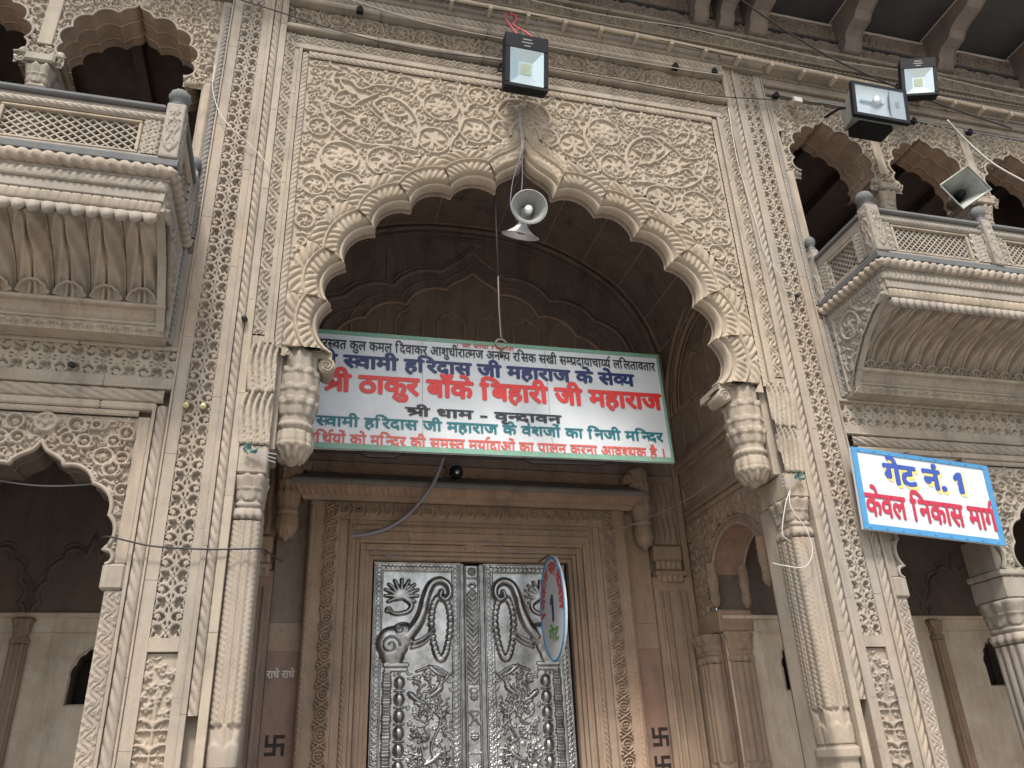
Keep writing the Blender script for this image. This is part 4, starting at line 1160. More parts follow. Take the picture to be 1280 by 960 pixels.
# lunette blind cusped arch
for k, (o_, r_) in enumerate(((0, .022), (.13, .014), (.30, .03), (.36, .012))):
    tips = [(.33, 6.84), (.80, 6.58), (1.27, 6.36), (1.62, 5.95), (1.75, 5.45)]
    sc = 1 + o_ / 1.6
    sg = arch_segments(.06, [(x * sc, z + o_ * .75) for x, z in tips], (0, 7.12 + o_), [(.10, 7.02 + o_ * .95), (.25, 6.93 + o_ * .85)], .10, 5.2, 8)
    MB().tube([(x, YB - .045 - .01 * k, z) for x, z in outline(sg)], r_, 6).obj('blind_arch', M_BR if k in (0,) else M_VA, T, True)
f = HF(.36, .3, .012); f.flower(.18, .12, .1, 6, .03); f.curl(.08, .14, .06, .014, .03, 0, 1); f.curl(.28, .14, .06, .014, .03, PI, -1)
place('crest_ornament', (-.12, YB - .032, 7.42), VX, VZ, FN, f, T, M_VA)
for cx in (-1.2, -.706, -.214, .255, .697, 1.15):
    sg = outline(arch_segments(cx, [(.05, 6.49), (.12, 6.43), (.155, 6.32)], (0, 6.56), [(.02, 6.52)], .02, 6.2, 5)) ; sg = sg + [(cx + .155, 5.5)]; sg = [(cx - .155, 5.5)] + sg
    MB().tube([(x, YB - .04, z) for x, z in sg], .013, 5).obj('blind_niche', M_BR, T, True)
for x in (-.96, 1.50): MB().box(x - .02, x + .02, YB - .05, YB - .028, 6.4, 7.3).obj('wall_rib', M_VA, T)
# wall below the lunette, above the door cornice
f = frieze_fill(3.6, .13, 31, .04, .014); place('carved_band', (-1.8, YB - .02, 4.47), VZ, VX, FN, f, T, M_BR)
box('lintel_wall', -2.42, 2.42, YB - .015, YB + .045, 4.155, 4.615, M_BR, T, 0)

# recessed strips beside the door frame, with the pilasters beyond
for s in (1, -1):
    box('recess_wall', s * 1.60, s * 1.955, YB - .02, YB + .045, 2.98, 4.15, M_VA if s < 0 else M_BR, T, 0)
    box('recess_wall', s * 1.60, s * 1.955, YB - .018, YB + .045, 2.72, 2.978, M_BR, T, 0)
    box('recess_wall', s * 1.60, s * 1.955, YB - .021, YB + .045, 0, 2.718, M_RED, T, 0)
    # pilaster strip: shaft, capital, two leaf tiers
    pl = box('back_pilaster', s * 1.96, s * 2.41, YB - .06, YB + .045, 0, 3.46, M_BR if s > 0 else M_RED, T, .01)
    for a in (2.03, 2.10, 2.24, 2.31): MB().tube([(s * a, YB - .062, .2), (s * a, YB - .062, 3.3)], .022, 6).obj('reed', M_BR, pl, True)
    for z, hgt in ((3.40, .09), (3.53, .10)):
        zz = np.linspace(z, z + hgt, 12); uu = np.linspace(0, 1, 40); A, B_ = np.meshgrid(uu, zz, indexing='ij')
        h = petals(A, B_, z, z + hgt, 5, .03)
        surf('capital_leaves', np.stack([s * (2.0 + .31 * A), np.full_like(A, YB - .075), B_], 2), pl, M_BR, h=h)
    box('capital', s * 1.985, s * 2.345, YB - .11, YB + .045, 3.465, 3.52, M_BR, pl, .012)
    box('capital', s * 1.99, s * 2.33, YB - .09, YB + .045, 3.63, 3.80, M_BR, pl, .02)
    L = HF(.27, .72, .009)
    for tier, z0 in ((0, .01), (1, .36)):
        for k in range(4):
            x = .27 * (k + .5) / 4; L.stroke(spl2([(x, z0), (x + .01, z0 + .16), (x - .005, z0 + .33)]), (.034, .016), .035)
    place('leaf_panel', (min(s * 2.02, s * 2.29), YB - .04, 3.81), VX, VZ, FN, L, pl, M_BR)
    box('corner_strip', s * 2.345, s * 2.412, YB - .075, YB + .044, 0, 6.2, M_BR, pl, .008)
    box('upper_pilaster', s * 1.97, s * 2.343, YB - .035, YB + .046, 3.80, 4.61, M_BR, pl, 0)
    q = pendant('small_pendant', s * 1.875, YB - .14, .105, 4.62, 3.72, T, M_BR, 40)
    volute(s * 1.725, 4.50, .05, YB - .22, YB - .05, q, M_BR, s)

# ---------------- side walls with their arches
for s in (1, -1):
    xw = 2.43; y0, y1 = 1.15, 2.22
    sg = [(y, z) for y, z in arc_pts((y0, 3.30), (y1, 3.30), .47, (0, 1), 24)]
    poly_open = sg + [(y1, 0), (y0, 0)]
    n = HF(2.26, 5.6, .02); YY = n.X[:, None] + .46 + 0 * n.Y[None]; ZZ = n.Y[None] + 1.0 + 0 * n.X[:, None]
    ins = inpoly(YY, ZZ, poly_open)
    place('side_wall', (s * xw, .46, 1.0), VY, VZ, (-s, 0, 0), n, T, M_BR, mask=~(ins[:-1, :-1] | ins[1:, 1:]))
    n2 = HF(2.26, 3.0, .02); ins2 = inpoly(n2.X[:, None] + .46 + 0 * n2.Y[None], n2.Y[None] + 1.0 + 0 * n2.X[:, None], poly_open)
    place('side_wall_rear', (s * (xw + .36), .46, 1.0), VY, VZ, (s, 0, 0), n2, T, M_DR, mask=~(ins2[:-1, :-1] | ins2[1:, 1:]))
    P = np.array([[(x, y, z) for y, z in [(y0, 0)] + sg + [(y1, 0)]] for x in (s * xw, s * (xw + .36))])
    surf('arch_reveal', P, T, M_RED, hint=(0, 0, -1), smooth=False)
    MB().tube([(s * (xw - .005), y, z) for y, z in sg], .022, 6).obj('arch_bead', M_BR, T, True)
    MB().tube([(s * (xw + .35), y, z) for y, z in sg], .02, 6).obj('arch_bead', M_BR, T, True)
    MB().tube([(s * (xw - .006), 1.685 + (y - 1.685) * 1.16, 3.3 + (z - 3.3) * 1.14) for y, z in sg], .014, 6).obj('arch_bead', M_BR, T, True)
    # spandrel carving of the side arch
    f = HF(1.66, 1.05, .009); rg = random.Random(40)
    cut = [(1.685 + (y - 1.685) * 1.18 - .98, 3.3 + (z - 3.3) * 1.18 - 3.0) for y, z in sg]; cut = cut + [(cut[-1][0], -1), (cut[0][0], -1)]
    f.fill(rg, 1500, .08, .011, .022, lambda a, b: not inpoly(np.array([a]), np.array([b]), cut)[0])
    place('side_spandrel', (s * (xw - .002), .98, 3.0), VY, VZ, (-s, 0, 0), f, T, M_BR, mask=~inpoly(f.X[:-1, None] + 0 * f.Y[None, :-1], f.Y[None, :-1] + 0 * f.X[:-1, None], cut))
    # hanging brackets of the arch
    for (px, py) in ((xw - .01, y1 - .02), (xw + .34, y1 - .02), (xw - .01, y0 + .02)):
        pendant('arch_drop', s * px, py, .052, 3.50, 3.04, T, M_BR, 28)
    # paired pilasters of the jamb
    for (cx, cy) in ((xw, y1 + .20), (xw + .17, y1)):
        c = column(s * cx, cy, .13 if cy > y1 else .12, .13 if cy > y1 else .06, .2, 1.5, 1.62, 2.52, 2.80, M_BR, T, 12, True, 'jamb_pilaster')
    box('jamb_slab', s * (xw - .02), s * (xw + .36), y1 - .05, y1 + .42, 2.81, 3.03, M_BR, T, .015)
    # mouldings above the arch
    for z, h_, out_ in ((4.06, .05, .02), (4.13, .03, .035), (4.49, .03, .02), (4.62, .05, .04), (4.67, .05, .075), (4.725, .06, .05)):
        box('string_moulding', s * (xw - out_), s * (xw + .03), .48, 2.60, z, z + h_, M_BR, T, .006)
    for k in range(4):
        ya = .75 + k * .48
        MB().tube([(s * (xw - .004), a, b) for a, b in ((ya, 4.24), (ya, 4.43), (ya + .40, 4.43), (ya + .40, 4.24), (ya, 4.24))], .012, 4).obj('blind_panel', M_BR, T)
    # niche tiers
    for (cy, z0, z1, w) in ((.95, 4.85, 5.28, .15), (1.36, 4.85, 5.28, .15), (1.80, 4.85, 5.28, .15), (2.22, 4.85, 5.28, .15), (1.0, 5.40, 5.86, .15), (1.45, 5.45, 6.0, .17), (1.9, 5.40, 5.86, .15)):
        l = outline(arch_segments(cy, [(w * .35, z1 - .05), (w * .8, z1 - .12), (w, z1 - .22)], (0, z1), [(w * .12, z1 - .025)], .02, z0, 5)); l = [(cy - w, z0)] + l + [(cy + w, z0)]
        MB().tube([(s * (xw - .006), a, b) for a, b in l], .015, 5).obj('blind_niche', M_BR, T, True)
    for q, w_ in ((.0, .03), (.1, .015), (.2, .03), (.3, .012)):
        pts = [(s * (xw - .03), 1.50 + (1.14 - q) * math.cos(a), 5.32 + (1.12 - q) * math.sin(a)) for a in np.linspace(0, PI, 30)]
        MB().tube([p for p in pts if p[1] > .47], w_, 6).obj('lunette_rib', M_BR, T, True)
    box('string_moulding', s * (xw - .03), s * (xw + .03), .48, 2.6, 5.32, 5.37, M_BR, T, .006)
    MB().box(min(s * (xw + .002), s * (xw + .02)), max(s * (xw + .002), s * (xw + .02)), .3, 2.7, 5.0, 8.0).obj('upper_side_wall', M_VA, T)
box('porch_floor', -2.6, 2.6, -.2, 2.8, .0, .29, M_GR, T, .02)
# the rear of the front wall above the arch, seen from inside
n = HF(4.9, 3.6, .012); XX = n.X[:, None] - 2.45 + 0 * n.Y[None]; ZZ = n.Y[None] + 4.4 + 0 * n.X[:, None]
ins = inpoly(XX, ZZ, OUT + [(1.59, 3), (-1.59, 3)])
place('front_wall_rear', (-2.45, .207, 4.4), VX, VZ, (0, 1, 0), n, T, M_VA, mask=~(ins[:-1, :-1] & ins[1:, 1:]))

# ---------------- carved door frame
FR = empty('door_frame', (0, 0, 0)); FR.parent = T
YF = 2.60
def frame_bar(nm, xa, xb, za, zb, y0, mat=M_BR):
    """one moulding of the frame carried round both jambs and the head (inner edge xa/za, outer edge xb/zb)"""
    for s in (1, -1):
        box(nm, s * xa, s * xb, y0, YB + .05, 0, zb, mat, FR, .005)
    box(nm, -xa + .001, xa - .001, y0 + .001, YB + .05, za, zb, mat, FR, .005)
frame_bar('frame_fillet', 1.02, 1.06, 3.597, 3.635, YB - .03)
frame_bar('frame_fillet', 1.0605, 1.10, 3.636, 3.675, YB - .06)
frame_bar('frame_cove', 1.1005, 1.165, 3.676, 3.74, YB - .088)
frame_bar('frame_fillet', 1.1655, 1.20, 3.741, 3.775, YB - .118)
frame_bar('frame_band', 1.2005, 1.285, 3.776, 3.86, YB - .108)
frame_bar('frame_band', 1.2855, 1.362, 3.861, 3.965, YB - .126)
frame_bar('frame_band', 1.3625, 1.66, 3.966, 4.15, YB - .140)
for s in (1, -1):
    def LX(a, b): return min(s * a, s * b)
    h = rope_hf(3.0, .028, .03, .010, 1); place('rope_moulding', (LX(1.132, 1.16), YB - .089, .9), VX, VZ, FN, h, FR, M_BR, amp=2.3)
    h = rope_hf(3.1, .05, .05, .016, 1.4); place('rope_moulding', (LX(1.236, 1.286), YB - .110, .9), VX, VZ, FN, h, FR, M_BR, amp=2.3)
    h = rope_hf(3.2, .045, .05, .012, 1.4); place('rope_moulding', (LX(1.60, 1.655), YB - .141, .9), VX, VZ, FN, h, FR, M_BR, amp=2.3)
    b = tile_band(3.2, .145, .17, medallion_tile); place('medallion_band', (LX(1.375, 1.52), YB - .141, .93), VX, VZ, FN, b, FR, M_BR, amp=3)
h = rope_hf(2.47, .05, .05, .018, 1.4); place('rope_moulding', (-1.235, YB - .127, 3.868), VZ, VX, FN, h, FR, M_BR, amp=2.3)
h = rope_hf(2.2, .028, .03, .010, 1); place('rope_moulding', (-1.1, YB - .09, 3.71), VZ, VX, FN, h, FR, M_BR, amp=2.3)
b = tile_band(2.8, .135, .14, ringchain_tile); place('ring_chain_band', (-1.4, YB - .142, 4.0), VZ, VX, FN, b, FR, M_BR, amp=3)
f = HF(.22, .12, .008); f.flower(.11, .05, .05, 5, .02); f.curl(.05, .05, .035, .01, .02, 0); f.curl(.17, .05, .035, .01, .02, PI, -1); f.stroke([(.02, .02), (.11, .1), (.2, .02)], .01, .02)
place('crest_ornament', (-.11, YB - .095, 3.675), VX, VZ, FN, f, FR, M_BR)
# cornice over the frame
def corn(nm, prof, mat, x=1.66, carve=None):
    prof = [(a - .055, b) for a, b in prof]; pr = np.array(prof); Xs = np.linspace(-1, 1, 260)
    X = Xs[:, None] * (x + (YB - .09 - pr[None, :, 0])); P = np.stack([X, np.broadcast_to(pr[None, :, 0], X.shape), np.broadcast_to(pr[None, :, 1], X.shape)], 2)
    sl = np.linspace(0, 1, len(pr)); h = carve(X, np.broadcast_to(sl[None], X.shape)) if carve else None
    surf(nm, P, FR, mat, h=h)
    for s in (1, -1):
        e = np.array([[(s * (x + (YB - .09 - a)), a, b), (s * (x + (YB - .09 - a)), YB, b)] for a, b in prof]); surf(nm, e, FR, mat, hint=(s, 0, 0))
corn('cornice_bed', [(YB - .09, 4.151), (YB - .12, 4.155), (YB - .125, 4.19), (YB - .14, 4.195)], M_BR)
q = np.linspace(0, 1, 8); corn('cornice_leaves', [(YB - .14 - .07 * t, 4.196 + .09 * t) for t in q], M_BR, 1.66, lambda X, v: .026 * np.abs(np.sin(PI * (X / .06 + v * .7))) * np.sin(PI * v) ** .5)
corn('cornice_nose', [(YB - .205, 4.287), (YB - .235, 4.292), (YB - .235, 4.34), (YB - .22, 4.348)], M_GR)
corn('cornice_top', [(YB - .22, 4.349), (YB - .15, 4.40), (YB - .06, 4.455), (YB + .05, 4.465)], M_GR)

# ---------------- silver door leaves
f = HF(.885, 2.6, .0055); f.fl = 0.0; X_ = lambda x: x + 1.003; Z_ = lambda z: z - .99     # world x of the left leaf, z
W_, H_ = f.w, f.h
# borders
t = rope_hf(2.6, .022, .022, .014, 1.0, .0055)
f.H[:t.H.shape[0], :] = np.maximum(f.H[:t.H.shape[0], :], t.H[:, :f.ny]); f.H[-t.H.shape[0]:, :] = np.maximum(f.H[-t.H.shape[0]:, :], t.H[:, :f.ny])
f.H[:, -3:] = .014
rg = random.Random(50)
for (xa, xb) in ((.026, .084), (.80, .858)):
    y = .03
    while y < H_ - .02:
        f.flower((xa + xb) / 2, y, .024, 5, .010, y * 9); y += .048
        f.stamp(xa + .006, y - .024, .008, .008); f.stamp(xb - .006, y - .024, .008, .008)
x = .1
while x < .8:
    f.flower(x, H_ - .055, .022, 5, .010, x * 9); x += .046
f.stroke([(.088, 0), (.088, H_ - .09), (.796, H_ - .09), (.796, 0)], .006, .012)
def wz(pts): return spl2([(X_(a), Z_(b)) for a, b in pts], 8)
# lotus
cx, cz = X_(-.72), Z_(3.26)
for k in range(11):
    a = PI / 2 + (k - 5) * .42
    f.stroke(spl2([(cx, cz - .02), (cx + .085 * math.cos(a), cz + .075 * math.sin(a)), (cx + .165 * math.cos(a + .12 * (k - 5) / 5), cz + .145 * math.sin(a) + .01)]), (.030, .015), .036)
f.stroke(wz([(-.70, 3.24), (-.62, 3.17), (-.66, 3.10), (-.78, 3.08), (-.86, 3.12)]), (.028, .016), .036)
f.curl(X_(-.85), Z_(3.11), .035, .01, .028, 0); f.curl(X_(-.62), Z_(3.31), .05, .012, .03, 2)
# elephant head, ear, trunk and tusks
f.stamp(X_(-.80), Z_(2.80), .16, .050, .0); f.stamp(X_(-.70), Z_(2.88), .12, .055, .0); f.stamp(X_(-.80), Z_(2.70), .12, .045, .0)
f.curl(X_(-.82), Z_(2.78), .09, .014, .068, 0, 1, 1.4); f.curl(X_(-.73), Z_(2.93), .045, .011, .066, 2); f.stamp(X_(-.66), Z_(2.87), .014, .05)
f.stroke(wz([(-.66, 2.86), (-.57, 2.97), (-.51, 3.10), (-.475, 3.25), (-.42, 3.37), (-.33, 3.41), (-.25, 3.36), (-.235, 3.27), (-.28, 3.22), (-.335, 3.25), (-.32, 3.30)]), (.062, .028), .060)
for q in range(16): f.stamp(X_(-.60 + q * .0095), Z_(2.92 + q * .022), .009, .068)
f.stroke(wz([(-.60, 2.80), (-.50, 2.84), (-.42, 2.91)]), (.024, .012), .055); f.stroke(wz([(-.61, 2.76), (-.51, 2.79), (-.42, 2.86)]), (.018, .01), .04)
# garland
for k in range(30):
    t_ = 2 * PI * k / 30; gx, gz = -.325 + .085 * math.sin(t_) * (1.1 - .25 * math.cos(t_)), 2.95 - .30 * math.cos(t_)
    f.stamp(X_(gx), Z_(gz), .036, .032); f.stamp(X_(gx) + .016, Z_(gz) + .012, .012, .036); f.stamp(X_(gx) - .014, Z_(gz) - .01, .011, .036)
# little column: abacus, strings of balls
f.stroke([(X_(-.87), Z_(2.60)), (X_(-.655), Z_(2.60))], .018, .03, .4); f.stroke([(X_(-.86), Z_(2.555)), (X_(-.665), Z_(2.555))], .016, .024, .4)
z = 2.50; k = 0
while z > 1.0:
    f.stamp(X_(-.725), Z_(z - .06), .052, .048, .0, ex=1.15, ang=PI / 2); f.stroke([(X_(-.765), Z_(z - .132)), (X_(-.685), Z_(z - .132))], .011, .028); z -= .147
z = 2.53
while z > 1.0:
    f.stroke([(X_(-.875), Z_(z)), (X_(-.815), Z_(z))], .011 + .006 * (int(z * 20) % 3 == 0), .03); z -= .030
# grape vine, leaves, birds
f.stroke(wz([(-.33, 1.0), (-.40, 1.3), (-.30, 1.6), (-.42, 1.85), (-.33, 2.1), (-.45, 2.25), (-.33, 2.42), (-.26, 2.5), (-.40, 2.58), (-.56, 2.54)]), .012, .026)
for gx, gz in ((-.56, 2.46), (-.46, 2.50), (-.50, 2.18), (-.30, 2.16), (-.47, 1.97), (-.58, 2.0), (-.28, 1.75), (-.55, 1.55), (-.3, 1.4)):
    for q in range(14): f.stamp(X_(gx) + rg.uniform(-.035, .035), Z_(gz) + rg.uniform(-.045, .03), .013, .034)
for bx, bz, q in ((-.40, 2.33, 1), (-.55, 2.28, -1), (-.36, 2.52, -1), (-.42, 1.75, 1), (-.34, 1.3, -1)):
    f.stroke(wz([(bx - .07 * q, bz - .03), (bx, bz), (bx + .06 * q, bz + .045)]), (.012, .03), .034); f.stamp(X_(bx + .08 * q), Z_(bz + .06), .02, .036)
for k in range(75):
    a = rg.uniform(0, 6.28); lx, lz = rg.uniform(-.6, -.25), rg.uniform(1.0, 2.6); f.leaf(X_(lx), Z_(lz), a, .10, .013, .026, rg.uniform(-.8, .8))
f.H[(np.abs(f.H) < .001)] += 0
f.fill(rg, 900, .045, .008, .014, lambda a, b: .1 < a < .79 and b < Z_(2.55)); f.rough(.0003, 9)
for s in (-1, 1):
    H = f.H if s < 0 else f.H[::-1]
    lf = place('door_leaf', (-1.003 if s < 0 else .118, YB + .06, .99), VX, VZ, FN, f, T, M_SILV, H=H)
    MB().box(*( (-1.003, -.088) if s < 0 else (.078, 1.003)), YB + .062, YB + .10, .3, 3.585).obj('door_board', M_SILD, lf)
# central cover strip
c = HF(.165, 2.56, .0055)
for q in (.012, .153):
    t = rope_hf(2.56, .022, .02, .012, 1, .0055); i0 = int((q - .011) / c.dx); k_ = min(t.H.shape[0], c.nx - max(0, i0)); c.H[max(0, i0):max(0, i0) + k_, :] = np.maximum(c.H[max(0, i0):max(0, i0) + k_, :], t.H[:k_, :c.ny])
y = 0
for k in range(17):
    yy_ = 2.56 - .30 - .84 + .05 * k
    for q in (1, -1): c.stroke([(.082, yy_), (.082 + q * .045, yy_ + .045)], .012, .018)
for yy_ in (2.50, 2.28, 1.30, .95, .55, .25): c.flower(.082, yy_, .045, 8, .016)
for yy_ in (2.43, 2.2, 1.42, 1.17, .8, .4):
    c.stroke([(.03, yy_), (.134, yy_)], .007, .014)
c.stroke([(.035, 1.05), (.13, 1.16)], .007, .014); c.stroke([(.13, 1.05), (.035, 1.16)], .007, .014)
for yy_ in (2.36, 1.36, .68): 
    for q in range(5): c.leaf(.082, yy_ - .03, PI / 2 + (q - 2) * .5, .06, .008, .015, 0)
c.rough(.0006, 10)
place('door_cover_strip', (-.09, YB + .035, 1.0), VX, VZ, FN, c, T, M_SILV, amp=1.5)
MB().box(-.09, .075, YB + .042, YB + .09, .3, 3.56).obj('door_board', M_SILD, T)

# ================================================================ DEVANAGARI LETTERING
import os
_fontp = os.path.join(bpy.utils.resource_path('LOCAL'), 'datafiles', 'fonts', 'NotoSansDevanagari-Regular.woff2')
_gl = {}
def raw_glyph(ch, bold):
    cu = bpy.data.curves.new('g', 'FONT'); cu.body = ch; cu.resolution_u = 3; cu.offset = bold
    ob = bpy.data.objects.new('g', cu); C.objects.link(ob)
    dg = bpy.context.evaluated_depsgraph_get(); dg.update()
    me = ob.evaluated_get(dg).to_mesh()
    V = [(v.co.x, v.co.y) for v in me.vertices]; F = [tuple(p.vertices) for p in me.polygons]
    ob.evaluated_get(dg).to_mesh_clear(); bpy.data.objects.remove(ob); bpy.data.curves.remove(cu)
    return V, F
def glyph(ch, bold):
    k = (ch, bold)
    if k not in _gl:
        V, F = raw_glyph(ch, bold)
        V2, _ = raw_glyph(ch + '1', bold); V1, _ = raw_glyph('1', bold)
        _gl[k] = (V, F, max(v[0] for v in V2) - max(v[0] for v in V1))
    return _gl[k]
def clipx(V, F, xc):
    """keep what lies left of xc"""
    bm = __import__('bmesh').new(); vs = [bm.verts.new((x, y, 0)) for x, y in V]
    for q in F:
        try: bm.faces.new([vs[i] for i in q])
        except ValueError: pass
    import bmesh
    bmesh.ops.bisect_plane(bm, geom=bm.verts[:] + bm.edges[:] + bm.faces[:], plane_co=(xc, 0, 0), plane_no=(1, 0, 0), clear_outer=True)
    bm.verts.index_update(); V2 = [(v.co.x, v.co.y) for v in bm.verts]; F2 = [tuple(v.index for v in q.verts) for q in bm.faces]; bm.free()
    return V2, F2
CONS = set('कखगघङचछजझञटठडढणतथदधनपफबभमयरलवशषसह')
def shape(text, bold):
    """returns (V, F, words) in em units, baseline at y 0; words = start x of every word"""
    V, F, pen = [], [], 0.0
    words = [0.0]
    def put(v, f, dx, dy=0, sx=1.0):
        k = len(V); V.extend([(a * sx + dx, b + dy) for a, b in v]); F.extend([tuple(i + k for i in q) for q in f])
    i = 0; n = len(text)
    while i < n:
        ch = text[i]
        if ch == ' ': pen += .30; words.append(pen); i += 1; continue
        if ch == '1':
            put([(.16, .64), (.27, .64), (.27, 0), (.16, 0)], [(0, 1, 2, 3)], pen); put([(.16, .64), (.16, .50), (.05, .42), (.03, .50)], [(0, 1, 2, 3)], pen); pen += .36; i += 1; continue
        if ch not in CONS:
            v, f, a = glyph(ch, bold); put(v, f, pen); pen += a; i += 1; continue
        cl = [ch]; i += 1
        while i + 1 < n and text[i] == '्' and text[i + 1] in CONS: cl.append(text[i + 1]); i += 2
        marks = []
        while i < n and text[i] in 'ािीुूृेैोौंँ': marks.append(text[i]); i += 1
        reph = False
        if len(cl) > 1 and cl[0] == 'र': reph = True; cl = cl[1:]
        rak = len(cl) > 1 and cl[-1] == 'र'
        if rak: cl = cl[:-1]
        if 'ि' in marks:
            v, f, a = glyph('ि', bold); put(v, f, pen); pen += a; marks.remove('ि')
        for c_ in cl[:-1]:
            v, f, a = glyph(c_, bold); xc = a - .155
            v2, f2 = clipx(v, f, xc); put(v2, f2, pen); pen += xc - .02
        if rak and cl[-1] == 'श':
            a = .66; rak = False
            for pl_ in ([(.0, .585), (.66, .585)], [(.58, .60), (.58, .03)], [(.20, .30), (.13, .32), (.10, .40), (.17, .47), (.27, .44), (.33, .36), (.31, .30)], [(.31, .30), (.44, .27), (.56, .30)], [(.54, .27), (.36, .20), (.16, .05)]):
                for p_, q_ in zip(pl_[:-1], pl_[1:]):
                    d_ = Vector((q_[0] - p_[0], q_[1] - p_[1])).normalized() * .036; n_ = Vector((-d_.y, d_.x))
                    put([(p_[0] - d_.x * .6 + n_.x, p_[1] - d_.y * .6 + n_.y), (p_[0] - d_.x * .6 - n_.x, p_[1] - d_.y * .6 - n_.y), (q_[0] + d_.x * .6 - n_.x, q_[1] + d_.y * .6 - n_.y), (q_[0] + d_.x * .6 + n_.x, q_[1] + d_.y * .6 + n_.y)], [(0, 1, 2, 3)], pen)
        else:
            v, f, a = glyph(cl[-1], bold); put(v, f, pen)
        if rak:
            b = .035 + bold; put([(a - .13, .26 + b), (a - .13, .26 - b * 1.3), (a - .42, .06 - b), (a - .44, .06 + b)], [(0, 1, 2, 3)], pen)
        pen += a
        for m_ in marks:
            v, f, am = glyph(m_, bold); put(v, f, pen); pen += max(0, am)
        if reph:
            v, f, am = glyph('े', bold); put([(-x, y) for x, y in v], f, pen - .36)
    return V, F, words, pen

def thicken(V, F, b, d):
    """embolden by laying shifted copies, each a hair proud of the last; gives (V3, F)"""
    out, FF = [], []
    offs = [(0, 0)] if b <= 0 else [(-b, 0), (b, 0), (0, b), (0, -b), (-b * .7, b * .7), (b * .7, -b * .7), (b * .7, b * .7), (-b * .7, -b * .7)]
    for i, (ox, oy) in enumerate(offs):
        k = len(out); out += [(x + ox, y + oy, d + i * .00015) for x, y in V]; FF += [tuple(j + k for j in q) for q in F]
    return out, FF

def lettering(name, text, word_i, xa, xb, z_top, z_base, slope, parent, mat, bold=.02, d=.004, shift=(0, 0), keep_from=0, th=.0):
    """fit the line so that word word_i starts at xa and the line ends at xb; local x/z of the board, lying d proud of it"""
    V, F, words, end = shape(text, 0)
    k = (xb - xa) / (end - words[word_i]); ox = xa - words[word_i] * k
    hz = (z_top - z_base) / .60
    V, F = thicken(V, F, bold, d)
    v3 = [(ox + x * k + shift[0], -dd, z_base + y * hz + slope * (ox + x * k - xa) + shift[1]) for x, y, dd in V]
    F2 = [q for q in F if min(v3[i][0] for i in q) > keep_from] if keep_from else F
    used = sorted({i for q in F2 for i in q}); re = {a: b for b, a in enumerate(used)}
    me = quick_mesh(name, [v3[i] for i in used], [tuple(re[i] for i in q) for q in F2], False)
    return link(name, me, mat, parent)

# ================================================================ BIG SIGNBOARD
SB = tag(empty('signboard', (-.155, 1.20, 4.77), (math.radians(-1), math.radians(-.6), 0)), 'large white painted signboard with green border and Hindi lines hung under the great arch', 'signboard')
hw, hh = 1.80, .582
MB().box(-hw, hw, 0, .035, -hh, hh).obj('board', M_WHT, SB)
for a, b, c_, d_ in ((-hw, hw, hh - .04, hh), (-hw, hw, -hh, -hh + .05), (-hw, -hw + .03, -hh + .051, hh - .041), (hw - .025, hw, -hh + .051, hh - .041)):
    MB().box(a, b, -.006, -.0005, c_, d_).obj('border', M_GRN, SB)
for x in (-.6, .6): MB().box(x - .0015, x + .0015, -.0035, -.0005, -hh + .05, hh - .05).obj('sheet_seam', M_HORN, SB)
zx = lambda x: x + .155
zz = lambda z, x: z - 4.77 - (x + .155) * .0105
def sb(name, text, wi, xa, xb, zt, zb, mat, bold, slope=0.0):
    return lettering(name, text, wi, zx(xa), zx(xb), zz(zt, xa), zz(zb, xa), slope, SB, mat, bold, .0065, keep_from=-hw + .05)
sb('lettering', 'सारस्वत कुल कमल दिवाकर आशुधीरात्मज अनन्य रसिक सखी सम्प्रदायाचार्य्य ललितावतार', 1, -1.42, 1.59, 5.235, 5.15, M_TBLK, .018)
sb('lettering', 'श्री स्वामी हरिदास जी महाराज के सेव्य', 1, -1.466, 1.34, 5.08, 4.965, M_TNAV, .042)
sb('lettering', 'ठा. श्री ठाकुर बाँके बिहारी जी महाराज', 2, -1.324, 1.597, 4.88, 4.725, M_TRED, .044)
sb('lettering', 'श्री धाम - वृन्दावन', 0, -.902, .547, 4.60, 4.525, M_TBLK, .034)
sb('lettering', 'स्वामी हरिदास जी महाराज के वंशजों का निजी मन्दिर', 1, -1.268, 1.561, 4.47, 4.385, M_TTEA, .026)
sb('lettering', 'दर्शनार्थियों को मन्दिर की समस्त मर्यादाओं का पालन करना आवश्यक है ।', 1, -1.385, 1.566, 4.305, 4.22, M_TRD2, .022)
sb('small_lettering', '। श्री बाँके बिहारी ।', 0, -.44, .20, 5.30, 5.27, M_TRD2, .01)
for x in (-.28, .72): MB().lathe((x, -.001, hh + .01), [(.0, 0), (.012, 0), (.012, .03)], (0, 1, 0), 8).obj('fixing', M_RUST, SB)
MB().box(-1.6, 1.4, .04, .06, -hh - .02, -hh + .02).obj('batten', M_TBRN, SB)
MB().prism([(-1.18, -hh), (-.75, -hh), (-.85, -hh - .05), (-1.08, -hh - .05)], lambda a, b: (a, .03, b), lambda a, b: (a, .06, b)).obj('support_cleat', M_TBRN, SB)
MB().prism([(.3, -hh), (1.2, -hh), (1.05, -hh - .04), (.4, -hh - .05)], lambda a, b: (a, .03, b), lambda a, b: (a, .06, b)).obj('support_cleat', M_TBRN, SB)

